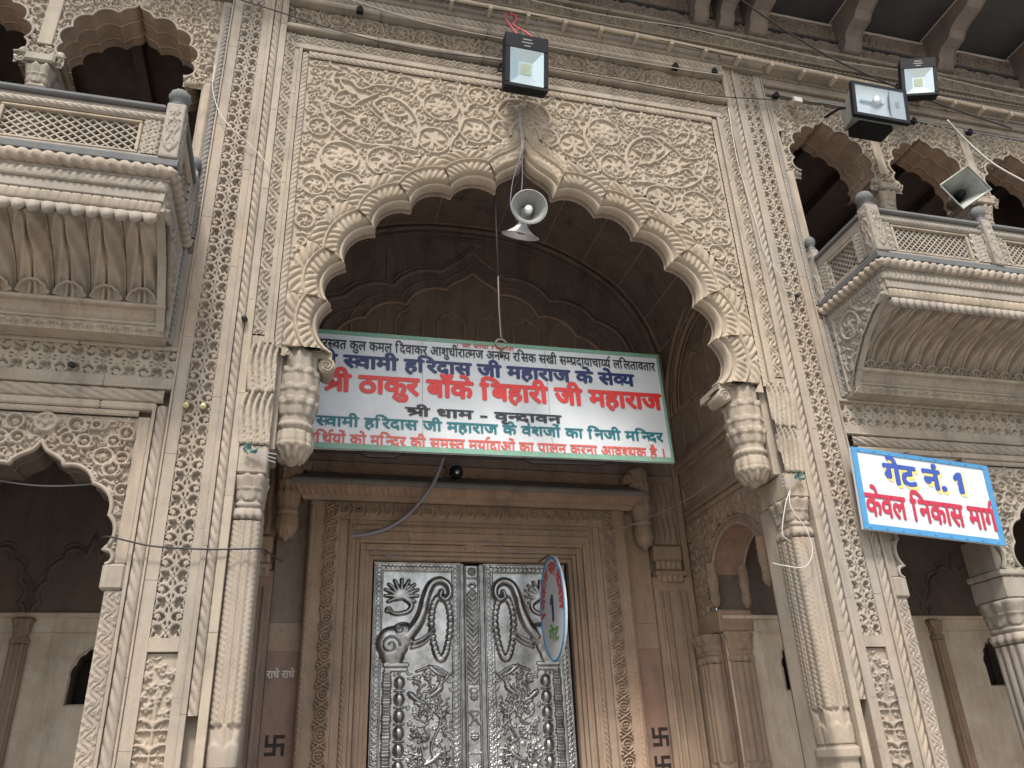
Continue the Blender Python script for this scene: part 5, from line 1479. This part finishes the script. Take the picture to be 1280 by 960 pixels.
# ================================================================ GATE SIGN
GS = tag(empty('gate_sign', (3.194, -.13, 3.508), (0, math.radians(4.6), 0)), 'small white sign with sky blue border, gate number 1 and exit only in Hindi', 'signboard')
hw, hh = .655, .345
MB().box(-hw, hw, 0, .025, -hh, hh).obj('board', M_WHT2, GS)
for a, b, c_, d_ in ((-hw, hw, hh - .035, hh), (-hw, hw, -hh, -hh + .045), (-hw, -hw + .05, -hh + .046, hh - .036), (hw - .05, hw, -hh + .046, hh - .036)):
    MB().box(a, b, -.008, -.0005, c_, d_).obj('border', M_BLU, GS)
for k in range(9):
    for z in (-hh + .02, hh - .018): MB().lathe((-hw + .06 + k * .147, -.014, z), [(0, 0), (.008, .001), (.009, .006)], (0, 1, 0), 6).obj('rivet', M_BLU, GS)
def gs(name, text, xa, xb, zt, zb, mat, bold, shift=(0, 0), d=.006):
    return lettering(name, text, 0, xa, xb, zt, zb, 0, GS, mat, bold, d, shift)
gs('lettering_shadow', 'गेट नं. 1', -.375, .385, .225, .07, M_TYEL, .05, (.018, -.022), .003)
gs('lettering', 'गेट नं. 1', -.375, .385, .225, .07, M_TBLU, .042)
gs('lettering', 'केवल निकास मार्ग', -.60, .615, -.055, -.225, M_TMAR, .03)
MB().box(-.12, -.09, .0, .12, hh - .02, hh + .03).obj('hanger', M_RUST, GS); MB().box(.42, .45, .0, .12, hh - .02, hh + .05).obj('hanger', M_RUST, GS)

# ================================================================ OVAL SIGN projecting from the door frame
OS = tag(empty('oval_sign', (.672, 2.20, 3.04), (0, 0, math.radians(-87))), 'oval white sign with blue rim, red curved lettering and the number 1 by the door', 'signboard')
n = 40; rx, rz = .34, .50
ell = [(rx * math.cos(2 * PI * k / n), rz * math.sin(2 * PI * k / n)) for k in range(n)]
MB().prism(ell, lambda a, b: (a, 0, b), lambda a, b: (a, .02, b)).obj('board', M_WHT2, OS)
MB().tube([(a * .97, -.001, b * .97) for a, b in ell + ell[:2]], .011, 6, False).obj('rim', M_BLU, OS, True)
def curved(text, a0, a1, r0, r1, mat, hgt, bold):
    V, F, words, end = shape(text, 0); V, F = thicken(V, F, bold, .003); out = []
    for x, y, dd in V:
        a = math.radians(a0 + (a1 - a0) * x / end); q = 1 + hgt * (y - .3) / r0
        out.append((r0 * q * math.cos(a), -dd, r1 * (1 + hgt * (y - .3) / r1) * math.sin(a)))
    link('lettering', quick_mesh('lettering', out, F, False), mat, OS)
curved('निकास मार्ग केवल', 188, -8, .25, .38, M_TRED, .17, .03)
lettering('number', '1', 0, -.06, .05, .10, -.12, 0, OS, M_TNAV, .03, .004)
lettering('lettering', 'गेट', 0, -.13, .13, -.20, -.30, 0, OS, M_TGRN, .03, .004)
MB().tube([(.0, .01, .49), (-.05, .01, .53), (-.36, .01, .53)], .008, 6).obj('hook', M_RUST, OS)

# painted marks on the recess walls
def swastika(x, z, r, s=1):
    m_ = MB(); w = .03; y = YB - .0245
    def bar(x0, x1, z0, z1): m_.box(x + min(x0, x1), x + max(x0, x1), y, y + .003, z + min(z0, z1), z + max(z0, z1))
    bar(-w / 2, w / 2, -r, r); bar(-r, -w / 2 - .0005, -w / 2, w / 2); bar(w / 2 + .0005, r, -w / 2, w / 2)
    bar(w / 2 + .0005, r, r - w, r); bar(-r, -w / 2 - .0005, -r, -r + w); bar(r - w, r, -r, -w / 2 - .0005); bar(-r, -r + w, w / 2 + .0005, r)
    return tag(m_.obj('painted_swastika', M_TBRN), '', 'painted mark')
a = swastika(-1.825, 1.925, .085); a['label'] = 'dark painted swastika on the red wall left of the door frame'
a = swastika(1.855, 1.885, .085); a['label'] = 'upper of two dark painted swastikas on the wall right of the door frame'
a = swastika(1.85, 1.63, .085); a['label'] = 'lower painted swastika right of the door, cut by the photo bottom edge'
e = empty('painted_greeting', (-1.945, YB - .021, 2.515)); tag(e, 'small chalky white Hindi greeting painted on red wall left of the door', 'painted mark')
lettering('lettering', 'राधे राधे', 0, 0, .245, .032, -.025, 0, e, M_TWHT, .02, .002)

# ================================================================ LAMPS
def led_flood(name, loc, rot, sc, label):
    L = tag(empty(name, loc, rot), label, 'floodlight', 'black LED floodlights')
    w, h = .205 * sc, .27 * sc
    b = MB().box(-w, w, 0, .075 * sc, -h, h).obj('housing', M_BLK, L); md = b.modifiers.new('bevel', 'BEVEL'); md.width = .02 * sc; md.segments = 2
    for k in range(9): MB().box(-w * .85 + k * w * .2, -w * .85 + k * w * .2 + .008, .076 * sc, .115 * sc, -h * .8, h * .8).obj('cooling_fin', M_BLK, b)
    x, z1, z0 = w * .78, h * .45, -h * .86; zc = (z0 + z1) / 2; hz = (z1 - z0) / 2; d = .045 * sc
    ox = [(-x, z0), (x, z0), (x, z1), (-x, z1)]; ix = [(-x * .42, zc - hz * .42), (x * .42, zc - hz * .42), (x * .42, zc + hz * .42), (-x * .42, zc + hz * .42)]
    q = MB()
    for k in range(4):
        a, b2, c2, d2 = ox[k], ox[(k + 1) % 4], ix[(k + 1) % 4], ix[k]
        q.add([(a[0], -.004, a[1]), (b2[0], -.004, b2[1]), (c2[0], d - .008, c2[1]), (d2[0], d - .008, d2[1])], [(0, 1, 2, 3)])
    # the housing front is cut away by setting the reflector in a raised bezel
    bez = MB()
    for a0, a1, b0, b1 in ((-w, w, z1, h), (-w, w, -h, z0), (-w, -x, z0 + .0005, z1 - .0005), (x, w, z0 + .0005, z1 - .0005)): bez.box(a0, a1, -.055 * sc, -.001, b0, b1)
    bz = bez.obj('bezel', M_BLK, L); md = bz.modifiers.new('bevel', 'BEVEL'); md.width = .006 * sc
    q = MB()
    for k in range(4):
        a, b2, c2, d2 = ox[k], ox[(k + 1) % 4], ix[(k + 1) % 4], ix[k]
        q.add([(a[0], -.048 * sc, a[1]), (b2[0], -.048 * sc, b2[1]), (c2[0], -.006, c2[1]), (d2[0], -.006, d2[1])], [(0, 1, 2, 3)])
    q.add([(p[0], -.006, p[1]) for p in ix], [(0, 1, 2, 3)])
    q.obj('reflector', M_REFL, L)
    MB().box(-x * .3, x * .3, -.012, -.0065, zc - hz * .3, zc + hz * .3).obj('led_chip', M_LED, L)
    MB().box(-x, x, -.052 * sc, -.050 * sc, z0, z1).obj('glass', M_GLS, L)
    for k, ww in ((0, .07), (1, .09), (2, .05)): MB().box(-ww * sc * .6, ww * sc * .6, -.0565 * sc, -.0552 * sc, h * (.80 - .12 * k), h * (.80 - .12 * k) + .010).obj('printed_mark', M_HORN, bz)
    br = MB().tube([(-w - .012, .04, 0), (-w - .012, .16 * sc, 0), (w + .012, .16 * sc, 0), (w + .012, .04, 0)], .012, 6).obj('yoke', M_BLK, L)
    return L
led_flood('floodlight', (-.055, -.30, 7.425), (math.radians(14), math.radians(-1), math.radians(2)), 1.0, 'black LED floodlight over the point of the great arch, red wires above it')
led_flood('floodlight', (4.22, -.46, 8.02), (math.radians(8), math.radians(8), math.radians(-25)), .86, 'black LED floodlight under the eaves at right, above the bigger metal lamp')

H2 = tag(empty('halogen_floodlight', (3.55, -.50, 7.48), (math.radians(6), math.radians(5), math.radians(-4))), 'wide grey metal halogen floodlight with clear glass above the right balcony', 'floodlight')
w, h = .28, .185
MB().prism([(-w, -h), (w, -h), (w, h), (-w, h)], lambda a, b: (a, 0, b), lambda a, b: (a * .72, .30, b * .62)).obj('housing', M_GRY, H2)
bz = MB()
for a0, a1, b0, b1 in ((-w - .02, w + .02, h - .012, h + .02), (-w - .02, w + .02, -h - .02, -h + .012), (-w - .02, -w + .014, -h + .0125, h - .0125), (w - .014, w + .02, -h + .0125, h - .0125)): bz.box(a0, a1, -.05, -.001, b0, b1)
bz.obj('bezel', M_BLK, H2)
q = MB(); zz_ = np.linspace(-1, 1, 9)
for a, b in zip(zz_[:-1], zz_[1:]):
    f0, f1 = -.040 + .036 * (1 - a * a), -.040 + .036 * (1 - b * b)
    q.add([(-w + .014, f0, a * h * .95), (w * .38, f0, a * h * .95), (w * .38, f1, b * h * .95), (-w + .014, f1, b * h * .95)], [(0, 1, 2, 3)])
q.obj('reflector', M_CHR, H2, True)
MB().box(w * .39, w - .016, -.042, -.03, -h * .93, h * .93).obj('gear_cover', M_WHT2, H2)
MB().box(w * .58, w * .72, -.046, -.0425, -.04, .035).obj('rating_plate', M_GRY, H2)
MB().lathe((-.03, -.012, -.03), [(0, 0), (.045, .005), (.05, .05), (.03, .1), (.0, .11)], (0, -.2, 1), 14).obj('bulb', M_REFL, H2, True)
MB().tube([(-.2, -.02, .0), (.05, -.02, .0)], .012, 8).obj('lamp_tube', M_WHT2, H2)
MB().box(-w + .01, w - .01, -.049, -.047, -h + .01, h - .01).obj('glass', M_GLS, H2)
MB().box(-.18, .18, .06, .26, -.225, -.13).obj('ballast_box', M_BLK, H2)
MB().tube([(-w, .12, 0), (-w - .05, .12, .0), (-w - .05, .40, .1)], .014, 6).obj('yoke', M_BLK, H2)

# ================================================================ LOUDSPEAKERS
def horn(name, loc, rot, r, L_, label, shiny=False):
    h = tag(empty(name, loc, rot), label, 'loudspeaker', 'horn loudspeakers on the temple front')
    ou = M_CHR if shiny else M_HORN
    q = np.linspace(0, 1, 14); prof = [(r * (.22 + .78 * t ** 1.7), -L_ * (t) * 1.0) for t in q]
    # axis along local -Y (mouth forward)
    b = MB().lathe((0, 0, 0), [(p[0], -p[1]) for p in prof] + [(r * 1.05, L_ * 1.0), (r * 1.06, L_ * .985)] , (0, -1, 0), 36); b.obj('bell', ou, h, True)
    MB().lathe((0, 0, 0), [(p[0] * .96, -p[1] + .0) for p in prof], (0, -1, 0), 36).obj('inner_bell', M_HORN if not shiny else M_CHR, h, True)
    MB().lathe((0, 0, 0), [(0, L_ * .86), (r * .16, L_ * .86), (r * .24, L_ * .80), (r * .27, L_ * .62), (r * .2, L_ * .5), (r * .12, L_ * .1)], (0, -1, 0), 20).obj('phase_plug', M_CHR if not shiny else M_HORN, h, True)
    MB().lathe((0, 0, 0), [(r * .24, 0), (r * .42, -.01), (r * .42, -.10), (r * .3, -.12), (0, -.12)], (0, -1, 0), 20).obj('driver', M_HORN, h, True)
    return h
horn('horn_loudspeaker', (.045, .30, 6.17), (math.radians(16), 0, math.radians(-8)), .155, .26, 'round grey horn loudspeaker facing forward, hanging under the arch point')
h2 = horn('horn_loudspeaker', (.005, .26, 6.085), (math.radians(118), 0, math.radians(14)), .165, .13, 'bright aluminium horn pointing down just below the forward facing horn', True)

SH = tag(empty('square_horn_loudspeaker', (4.09, -.66, 6.40), (math.radians(12), math.radians(62), math.radians(-28))), 'grey green loudspeaker with a square flared mouth above the right balcony railing', 'loudspeaker', 'horn loudspeakers on the temple front')
SH.rotation_mode = 'YXZ'; SH.scale = (.72, .9, .72)
P = []
for t in np.linspace(0, 1, 10):
    r = .05 + .165 * t ** 1.5; P.append([(r * a, .30 - .30 * t, r * b) for a, b in ((-1, -1), (0, -1), (1, -1), (1, 0), (1, 1), (0, 1), (-1, 1), (-1, 0), (-1, -1))])
o = surf('flare', np.array(P), SH, M_GRY, hint=(0, 0, 0), smooth=False); md = o.modifiers.new('thick', 'SOLIDIFY'); md.thickness = .008
MB().tube([(-.215, 0, -.215), (.215, 0, -.215), (.215, 0, .215), (-.215, 0, .215), (-.215, 0, -.215)], .012, 6).obj('rim', M_GRY, SH)
MB().lathe((0, .10, 0), [(0, 0), (.04, .005), (.055, .04), (.05, .10), (.03, .2)], (0, 1, 0), 18).obj('phase_plug', M_BLK, SH, True)
MB().lathe((0, .28, 0), [(.05, 0), (.09, .01), (.10, .05), (.10, .14), (.07, .18), (0, .18)], (0, 1, 0), 20).obj('driver', M_RUST, SH, True)
MB().tube([(0, .35, 0), (0, .42, .12), (.02, .62, .2)], .012, 6).obj('bracket', M_RUST, SH)

# small round camera over the door cornice
CA = tag(empty('dome_camera', (-.20, 2.44, 4.47), (math.radians(15), 0, math.radians(8))), 'small round black camera on the door cornice under the signboard', 'camera')
MB().lathe((0, 0, 0), [(0, .0), (.022, .004), (.03, .0), (.045, -.012), (.062, -.0), (.07, .02), (.07, .07), (.05, .10), (0, .105)], (0, 1, 0), 24).obj('housing', M_BLK, CA, True)
MB().lathe((0, -.004, 0), [(0, -.006), (.018, -.003), (.024, .004)], (0, 1, 0), 16).obj('lens', M_REFL, CA, True)

# ================================================================ PIPES, CABLES, FITTINGS
def cable(name, pts, r, mat, label, cat='cable', n=8, group=None):
    o = MB().tube(spline(pts, n), r, 6).obj(name, mat, None, True); return tag(o, label, cat, group)
cp = [(-.9, -.125, 8.335), (.3, -.125, 8.325), (1.5, -.125, 8.31), (2.9, -.13, 8.26), (4.3, -.13, 8.22), (5.7, -.13, 8.18), (6.6, -.13, 8.16)]
cd = tag(empty('conduit_pipe', (0, 0, 0)), 'cream plastic conduit running along the top cornice with pale clips', 'pipe')
MB().tube(spline([(-3.5, -.125, 8.36)] + cp, 6), .024, 8).obj('pipe', M_PIPE, cd, True)
sp = spline([(-3.5, -.125, 8.36)] + cp, 6)
for k in range(24):
    x = -2.6 + k * .38
    z = np.interp(x, [p.x for p in sp], [p.z for p in sp])
    MB().box(x - .018, x + .018, -.158, -.05, z - .065, z + .0).obj('pipe_clip', M_PIPE, cd)
cable('white_cable', [(4.55, -.35, 7.62), (4.75, -.30, 7.45), (4.95, -.35, 7.1), (5.25, -.45, 6.75), (5.6, -.5, 6.4)], .010, M_CWHT, 'white cable drooping from the junction clips across the right balcony arches')
cable('black_cable', [(1.9, -.6, 8.75), (2.5, -.5, 8.45), (3.2, -.4, 8.2), (3.9, -.35, 8.02), (4.6, -.3, 7.9), (5.6, -.2, 7.85)], .010, M_CBLK, 'black cable slanting from the eaves past the halogen floodlight')
cable('thin_wire', [(-3.0, -.05, 7.98), (-2.4, -.06, 7.86), (-1.7, -.06, 7.72), (-1.0, -.06, 7.66), (-.2, -.08, 7.68), (.9, -.07, 7.70), (1.9, -.06, 7.71), (2.62, -.06, 7.80), (2.72, -.06, 7.80)], .006, M_CBLK, 'thin black wire strung along the frieze above the great arch')
cable('white_wire', [(-1.7, -.09, 8.13), (-.8, -.09, 7.98), (.4, -.09, 7.97), (1.5, -.09, 7.98), (2.1, -.09, 8.0)], .005, M_CWHT, 'thin white wire under the rope cornice right of the upper floodlight')
cable('white_wire', [(-2.72, -.03, 7.1), (-2.70, -.03, 6.8), (-2.58, -.05, 6.5), (-2.36, -.05, 6.28), (-2.21, -.05, 6.1), (-2.19, -.03, 6.02)], .0038, M_CWHT, 'white wire hanging loose across the left pilaster beside the left balcony')
cable('white_wire', [(2.16, -.04, 7.6), (2.14, -.04, 6.9), (2.2, -.04, 6.2), (2.22, -.04, 5.85), (2.32, -.06, 5.6), (2.42, -.05, 5.40), (2.41, -.04, 5.32)], .0038, M_CWHT, 'white wire running down the scroll band beside the right pilaster')
cable('thin_wire', [(-2.98, .2, 3.06), (-2.88, -.05, 3.03), (-2.62, -.06, 2.975), (-2.3, -.05, 2.965), (-2.1, -.035, 2.975), (-1.965, -.01, 2.985), (-1.93, .15, 3.0), (-1.85, .8, 3.1)], .006, M_CBLK, 'thin dark wire tied across the left pilaster and column at mid height')
cable('sagging_wire', [(-3.9, .3, 3.52), (-3.5, .3, 3.46), (-3.2, .3, 3.47), (-2.95, .3, 3.52)], .006, M_CGRY, 'pale wire sagging across the left lower arch opening')
cable('lamp_wire', [(-.06, -.06, 7.15), (-.055, -.04, 6.95), (-.05, -.03, 6.8), (-.045, .0, 6.66), (-.02, .12, 6.45), (-.03, .2, 6.25)], .0055, M_CGRY, 'twisted grey wires dropping from the upper floodlight to the horn loudspeakers')
cable('lamp_wire', [(-.05, -.06, 7.15), (-.065, -.04, 6.95), (-.035, -.03, 6.8), (-.06, .0, 6.62), (-.11, .12, 6.42), (-.12, .2, 6.2), (-.06, .25, 6.12)], .004, M_CGRY, 'loose violet grey wire looping left of the forward facing horn')
cable('red_wire', [(-.16, -.15, 8.25), (-.19, -.2, 8.12), (-.15, -.22, 8.0), (-.10, -.25, 7.86), (-.05, -.28, 7.72)], .008, M_CRED, 'leftmost red wire of the tangle above the upper floodlight')
cable('red_wire', [(-.12, -.15, 8.27), (-.08, -.2, 8.14), (-.12, -.22, 8.02), (-.03, -.25, 7.92), (.06, -.28, 7.80), (.04, -.3, 7.70)], .008, M_CRED, 'rightmost red wire of the tangle above the upper floodlight')
cable('black_wire', [(-.10, -.15, 8.26), (-.10, -.2, 8.1), (-.06, -.22, 7.95), (-.08, -.25, 7.8), (-.06, -.28, 7.7)], .007, M_CBLK, 'black wire in the middle of the red tangle above the upper floodlight')
cable('grey_hose', [(-.36, 2.2, 4.62), (-.42, 2.3, 4.42), (-.50, 2.36, 4.25), (-.66, 2.46, 4.05), (-.85, 2.52, 3.90), (-1.08, 2.56, 3.82), (-1.27, 2.58, 3.80)], .020, M_CGRY, 'grey cable curving from the sign down across the left corner of the door frame')
cable('black_wire', [(-.42, 2.3, 4.42), (-.36, 2.32, 4.47), (-.30, 2.36, 4.40), (-.25, 2.42, 4.44)], .007, M_CBLK, 'short black wire from the grey cable to the round camera')
cable('thin_wire', [(-1.05, 2.55, 3.66), (-.8, 2.56, 3.60), (-.66, 2.55, 3.70), (-.70, 2.55, 3.86)], .005, M_CGRY, 'thin looped wire under the grey cable at the door head')
cable('thin_wire', [(.1, 2.55, 3.78), (.5, 2.5, 3.65), (1.0, 2.45, 3.74), (1.7, 2.3, 3.95), (2.2, 2.0, 4.15), (2.41, 1.5, 4.3)], .005, M_CGRY, 'thin wire rising from the door head to the right side wall of the porch')
rod = tag(empty('hanging_rod', (-.235, .30, 0)), 'thin iron rod with a ring hanging from the arch in front of the sign', 'rod')
MB().tube([(0, 0, 6.75), (0, 0, 5.5)], .009, 6).obj('upper_rod', M_CBLK, rod, True)
MB().tube([(0, 0, 5.5), (-.004, .0, 5.2), (.002, 0, 4.9), (.01, 0, 4.87)], .0075, 6).obj('lower_rod', M_RUST, rod, True)
MB().tube([(.0 + .045 * math.cos(a), 0, 4.83 + .04 * math.sin(a)) for a in np.linspace(0, 2 * PI, 18)], .010, 6).obj('ring', M_RUST, rod, True)
MB().tube([(0, 0, 4.79), (0, 0, 4.70)], .012, 6).obj('hook_tail', M_TBRN, rod, True)
for k, (x, col_, lb) in enumerate(((-2.10, M_CTEA, 'left'), (2.085, M_CTEA, 'right'))):
    t = tag(empty('wire_tuft', (x, -.05, 3.655)), f'tuft of teal wire knotted on the block above the {lb} fluted column', 'wire'); rg = random.Random(k)
    for q in range(14):
        a = rg.uniform(0, 6.28); MB().tube(spline([(0, 0, 0), (.03 * math.cos(a), -.02, .03 * math.sin(a)), (.05 * math.cos(a + .8), -.01, .045 * math.sin(a + .8))], 4), .004, 4).obj('strand', col_, t)
    for q in range(3): MB().tube(spline([(0, 0, 0), (-.08 if k else .08, -.01, -.02 - .02 * q), (-.17 if k else .17, .0, -.03 - .03 * q)], 4), .004, 4).obj('tail', M_CGRY, t)
cable('white_cable', [(2.0, -.03, 3.55), (1.93, -.03, 3.42), (1.86, -.02, 3.20), (1.90, -.02, 3.14)], .0042, M_CWHT, 'white cable end dangling below the right pendant bracket')
cable('white_cable', [(2.0, -.03, 3.56), (1.96, -.05, 3.4), (2.04, -.07, 3.22), (2.06, -.07, 3.05), (1.98, -.05, 2.93), (1.86, .02, 2.95), (1.80, .1, 2.99)], .0042, M_CWHT, 'longer white cable looping over the side arch behind the right column')
def clip(x, y, z, lb):
    c = tag(empty('cable_insulator', (x, y, z)), lb, 'insulator', 'black cable insulators on the upper mouldings')
    MB().lathe((0, 0, 0), [(0, -.03), (.022, -.03), (.012, 0), (.024, .02), (.012, .04), (0, .045)], (0, -.3, 1), 10).obj('knob', M_BLK, c, True)
    MB().box(-.03, .03, -.01, .04, -.02, .02).obj('base', M_BLK, c)
for x, z, lb in ((-1.55, 8.02, 'dark insulator on the white ledge near the left end of the main frieze'), (1.62, 8.02, 'dark insulator on the white ledge right of the upper floodlight'), (2.06, 8.05, 'dark insulator at the right end of the white ledge by the pilaster'), (2.74, 7.86, 'dark insulator just right of the right pilaster top'),
                 (4.42, 7.84, 'dark insulator on the moulding right of the halogen floodlight'), (5.15, 7.82, 'dark insulator near the white cable at the far right moulding')):
    clip(x, -.08, z, lb)
for x, lb in ((-2.555, 'left'), (-2.443, 'right')):
    r_ = tag(empty('brass_rosette', (x, -.012, 3.965)), f'{lb} one of two small brass rosettes fixed on the left pierced strip', 'fitting')
    MB().lathe((0, 0, 0), [(0, -.012), (.006, -.011), (.009, -.004), (.019, -.007), (.022, 0), (.022, .02)], (0, 1, 0), 16, 8, .06).obj('disc', M_BRS, r_, True)
for x, y, z, lb in ((2.47, -.02, 5.41, 'dark rusty stub on the right pierced strip beside the balcony foot'), (-3.30, -.03, 4.20, 'dark bent stub on the ledge of the left frieze'), (5.55, -.03, 4.33, 'dark round stub on the pierced frieze above the gate sign'),
                    (1.30, 2.58, 4.08, 'dark hook at the right end of the ring chain band'), (1.50, 2.58, 4.08, 'dark ring hook on the top right corner of the door frame'), (-1.20, 2.58, 4.08, 'dark nail on the top left corner of the door frame'), (-2.24, -.03, 4.67, 'dark stub on the rope moulding of the left pilaster')):
    s_ = tag(empty('iron_stub', (x, y, z)), lb, 'iron stub')
    MB().lathe((0, 0, 0), [(0, -.05), (.012, -.045), (.016, -.03), (.022, -.02), (.02, .02)], (.15, 1, .3), 8).obj('pin', M_CBLK, s_, True)

for k, (z0, dz, r, lb) in enumerate(((8.30, .02, .006, 'thin dark lead clipped just under the cream conduit'), (8.56, -.03, .005, 'thin pale lead lying on the ledge above the cream conduit'))):
    pts = [(x, -.115 - .02 * (k == 0), z0 + dz * math.sin(x * 2.3) - .02 * (x > 2)) for x in np.linspace(-3.2, 6.4, 26)]
    cable('thin_wire', pts, r, M_CBLK if k == 0 else M_CWHT, lb, n=4)
jb = tag(empty('junction_box', (2.95, -.10, 7.80)), 'small pale junction box with taped wires left of the halogen floodlight', 'junction box')
MB().box(-.05, .05, -.03, .03, -.035, .035).obj('box', M_PIPE, jb); MB().box(-.044, .044, -.034, -.0305, -.03, .03).obj('lid', M_CWHT, jb)
cable('thin_wire', [(2.74, -.08, 7.87), (2.86, -.10, 7.83), (3.0, -.11, 7.81), (3.2, -.2, 7.72), (3.32, -.3, 7.60)], .007, M_CBLK, 'black lead from the junction box to the halogen floodlight')
cable('thin_wire', [(3.02, -.10, 7.82), (3.5, -.08, 7.90), (4.0, -.08, 7.86), (4.42, -.08, 7.85), (5.15, -.08, 7.83), (6.3, -.08, 7.84)], .006, M_CGRY, 'grey lead strung between the insulators of the right wing')
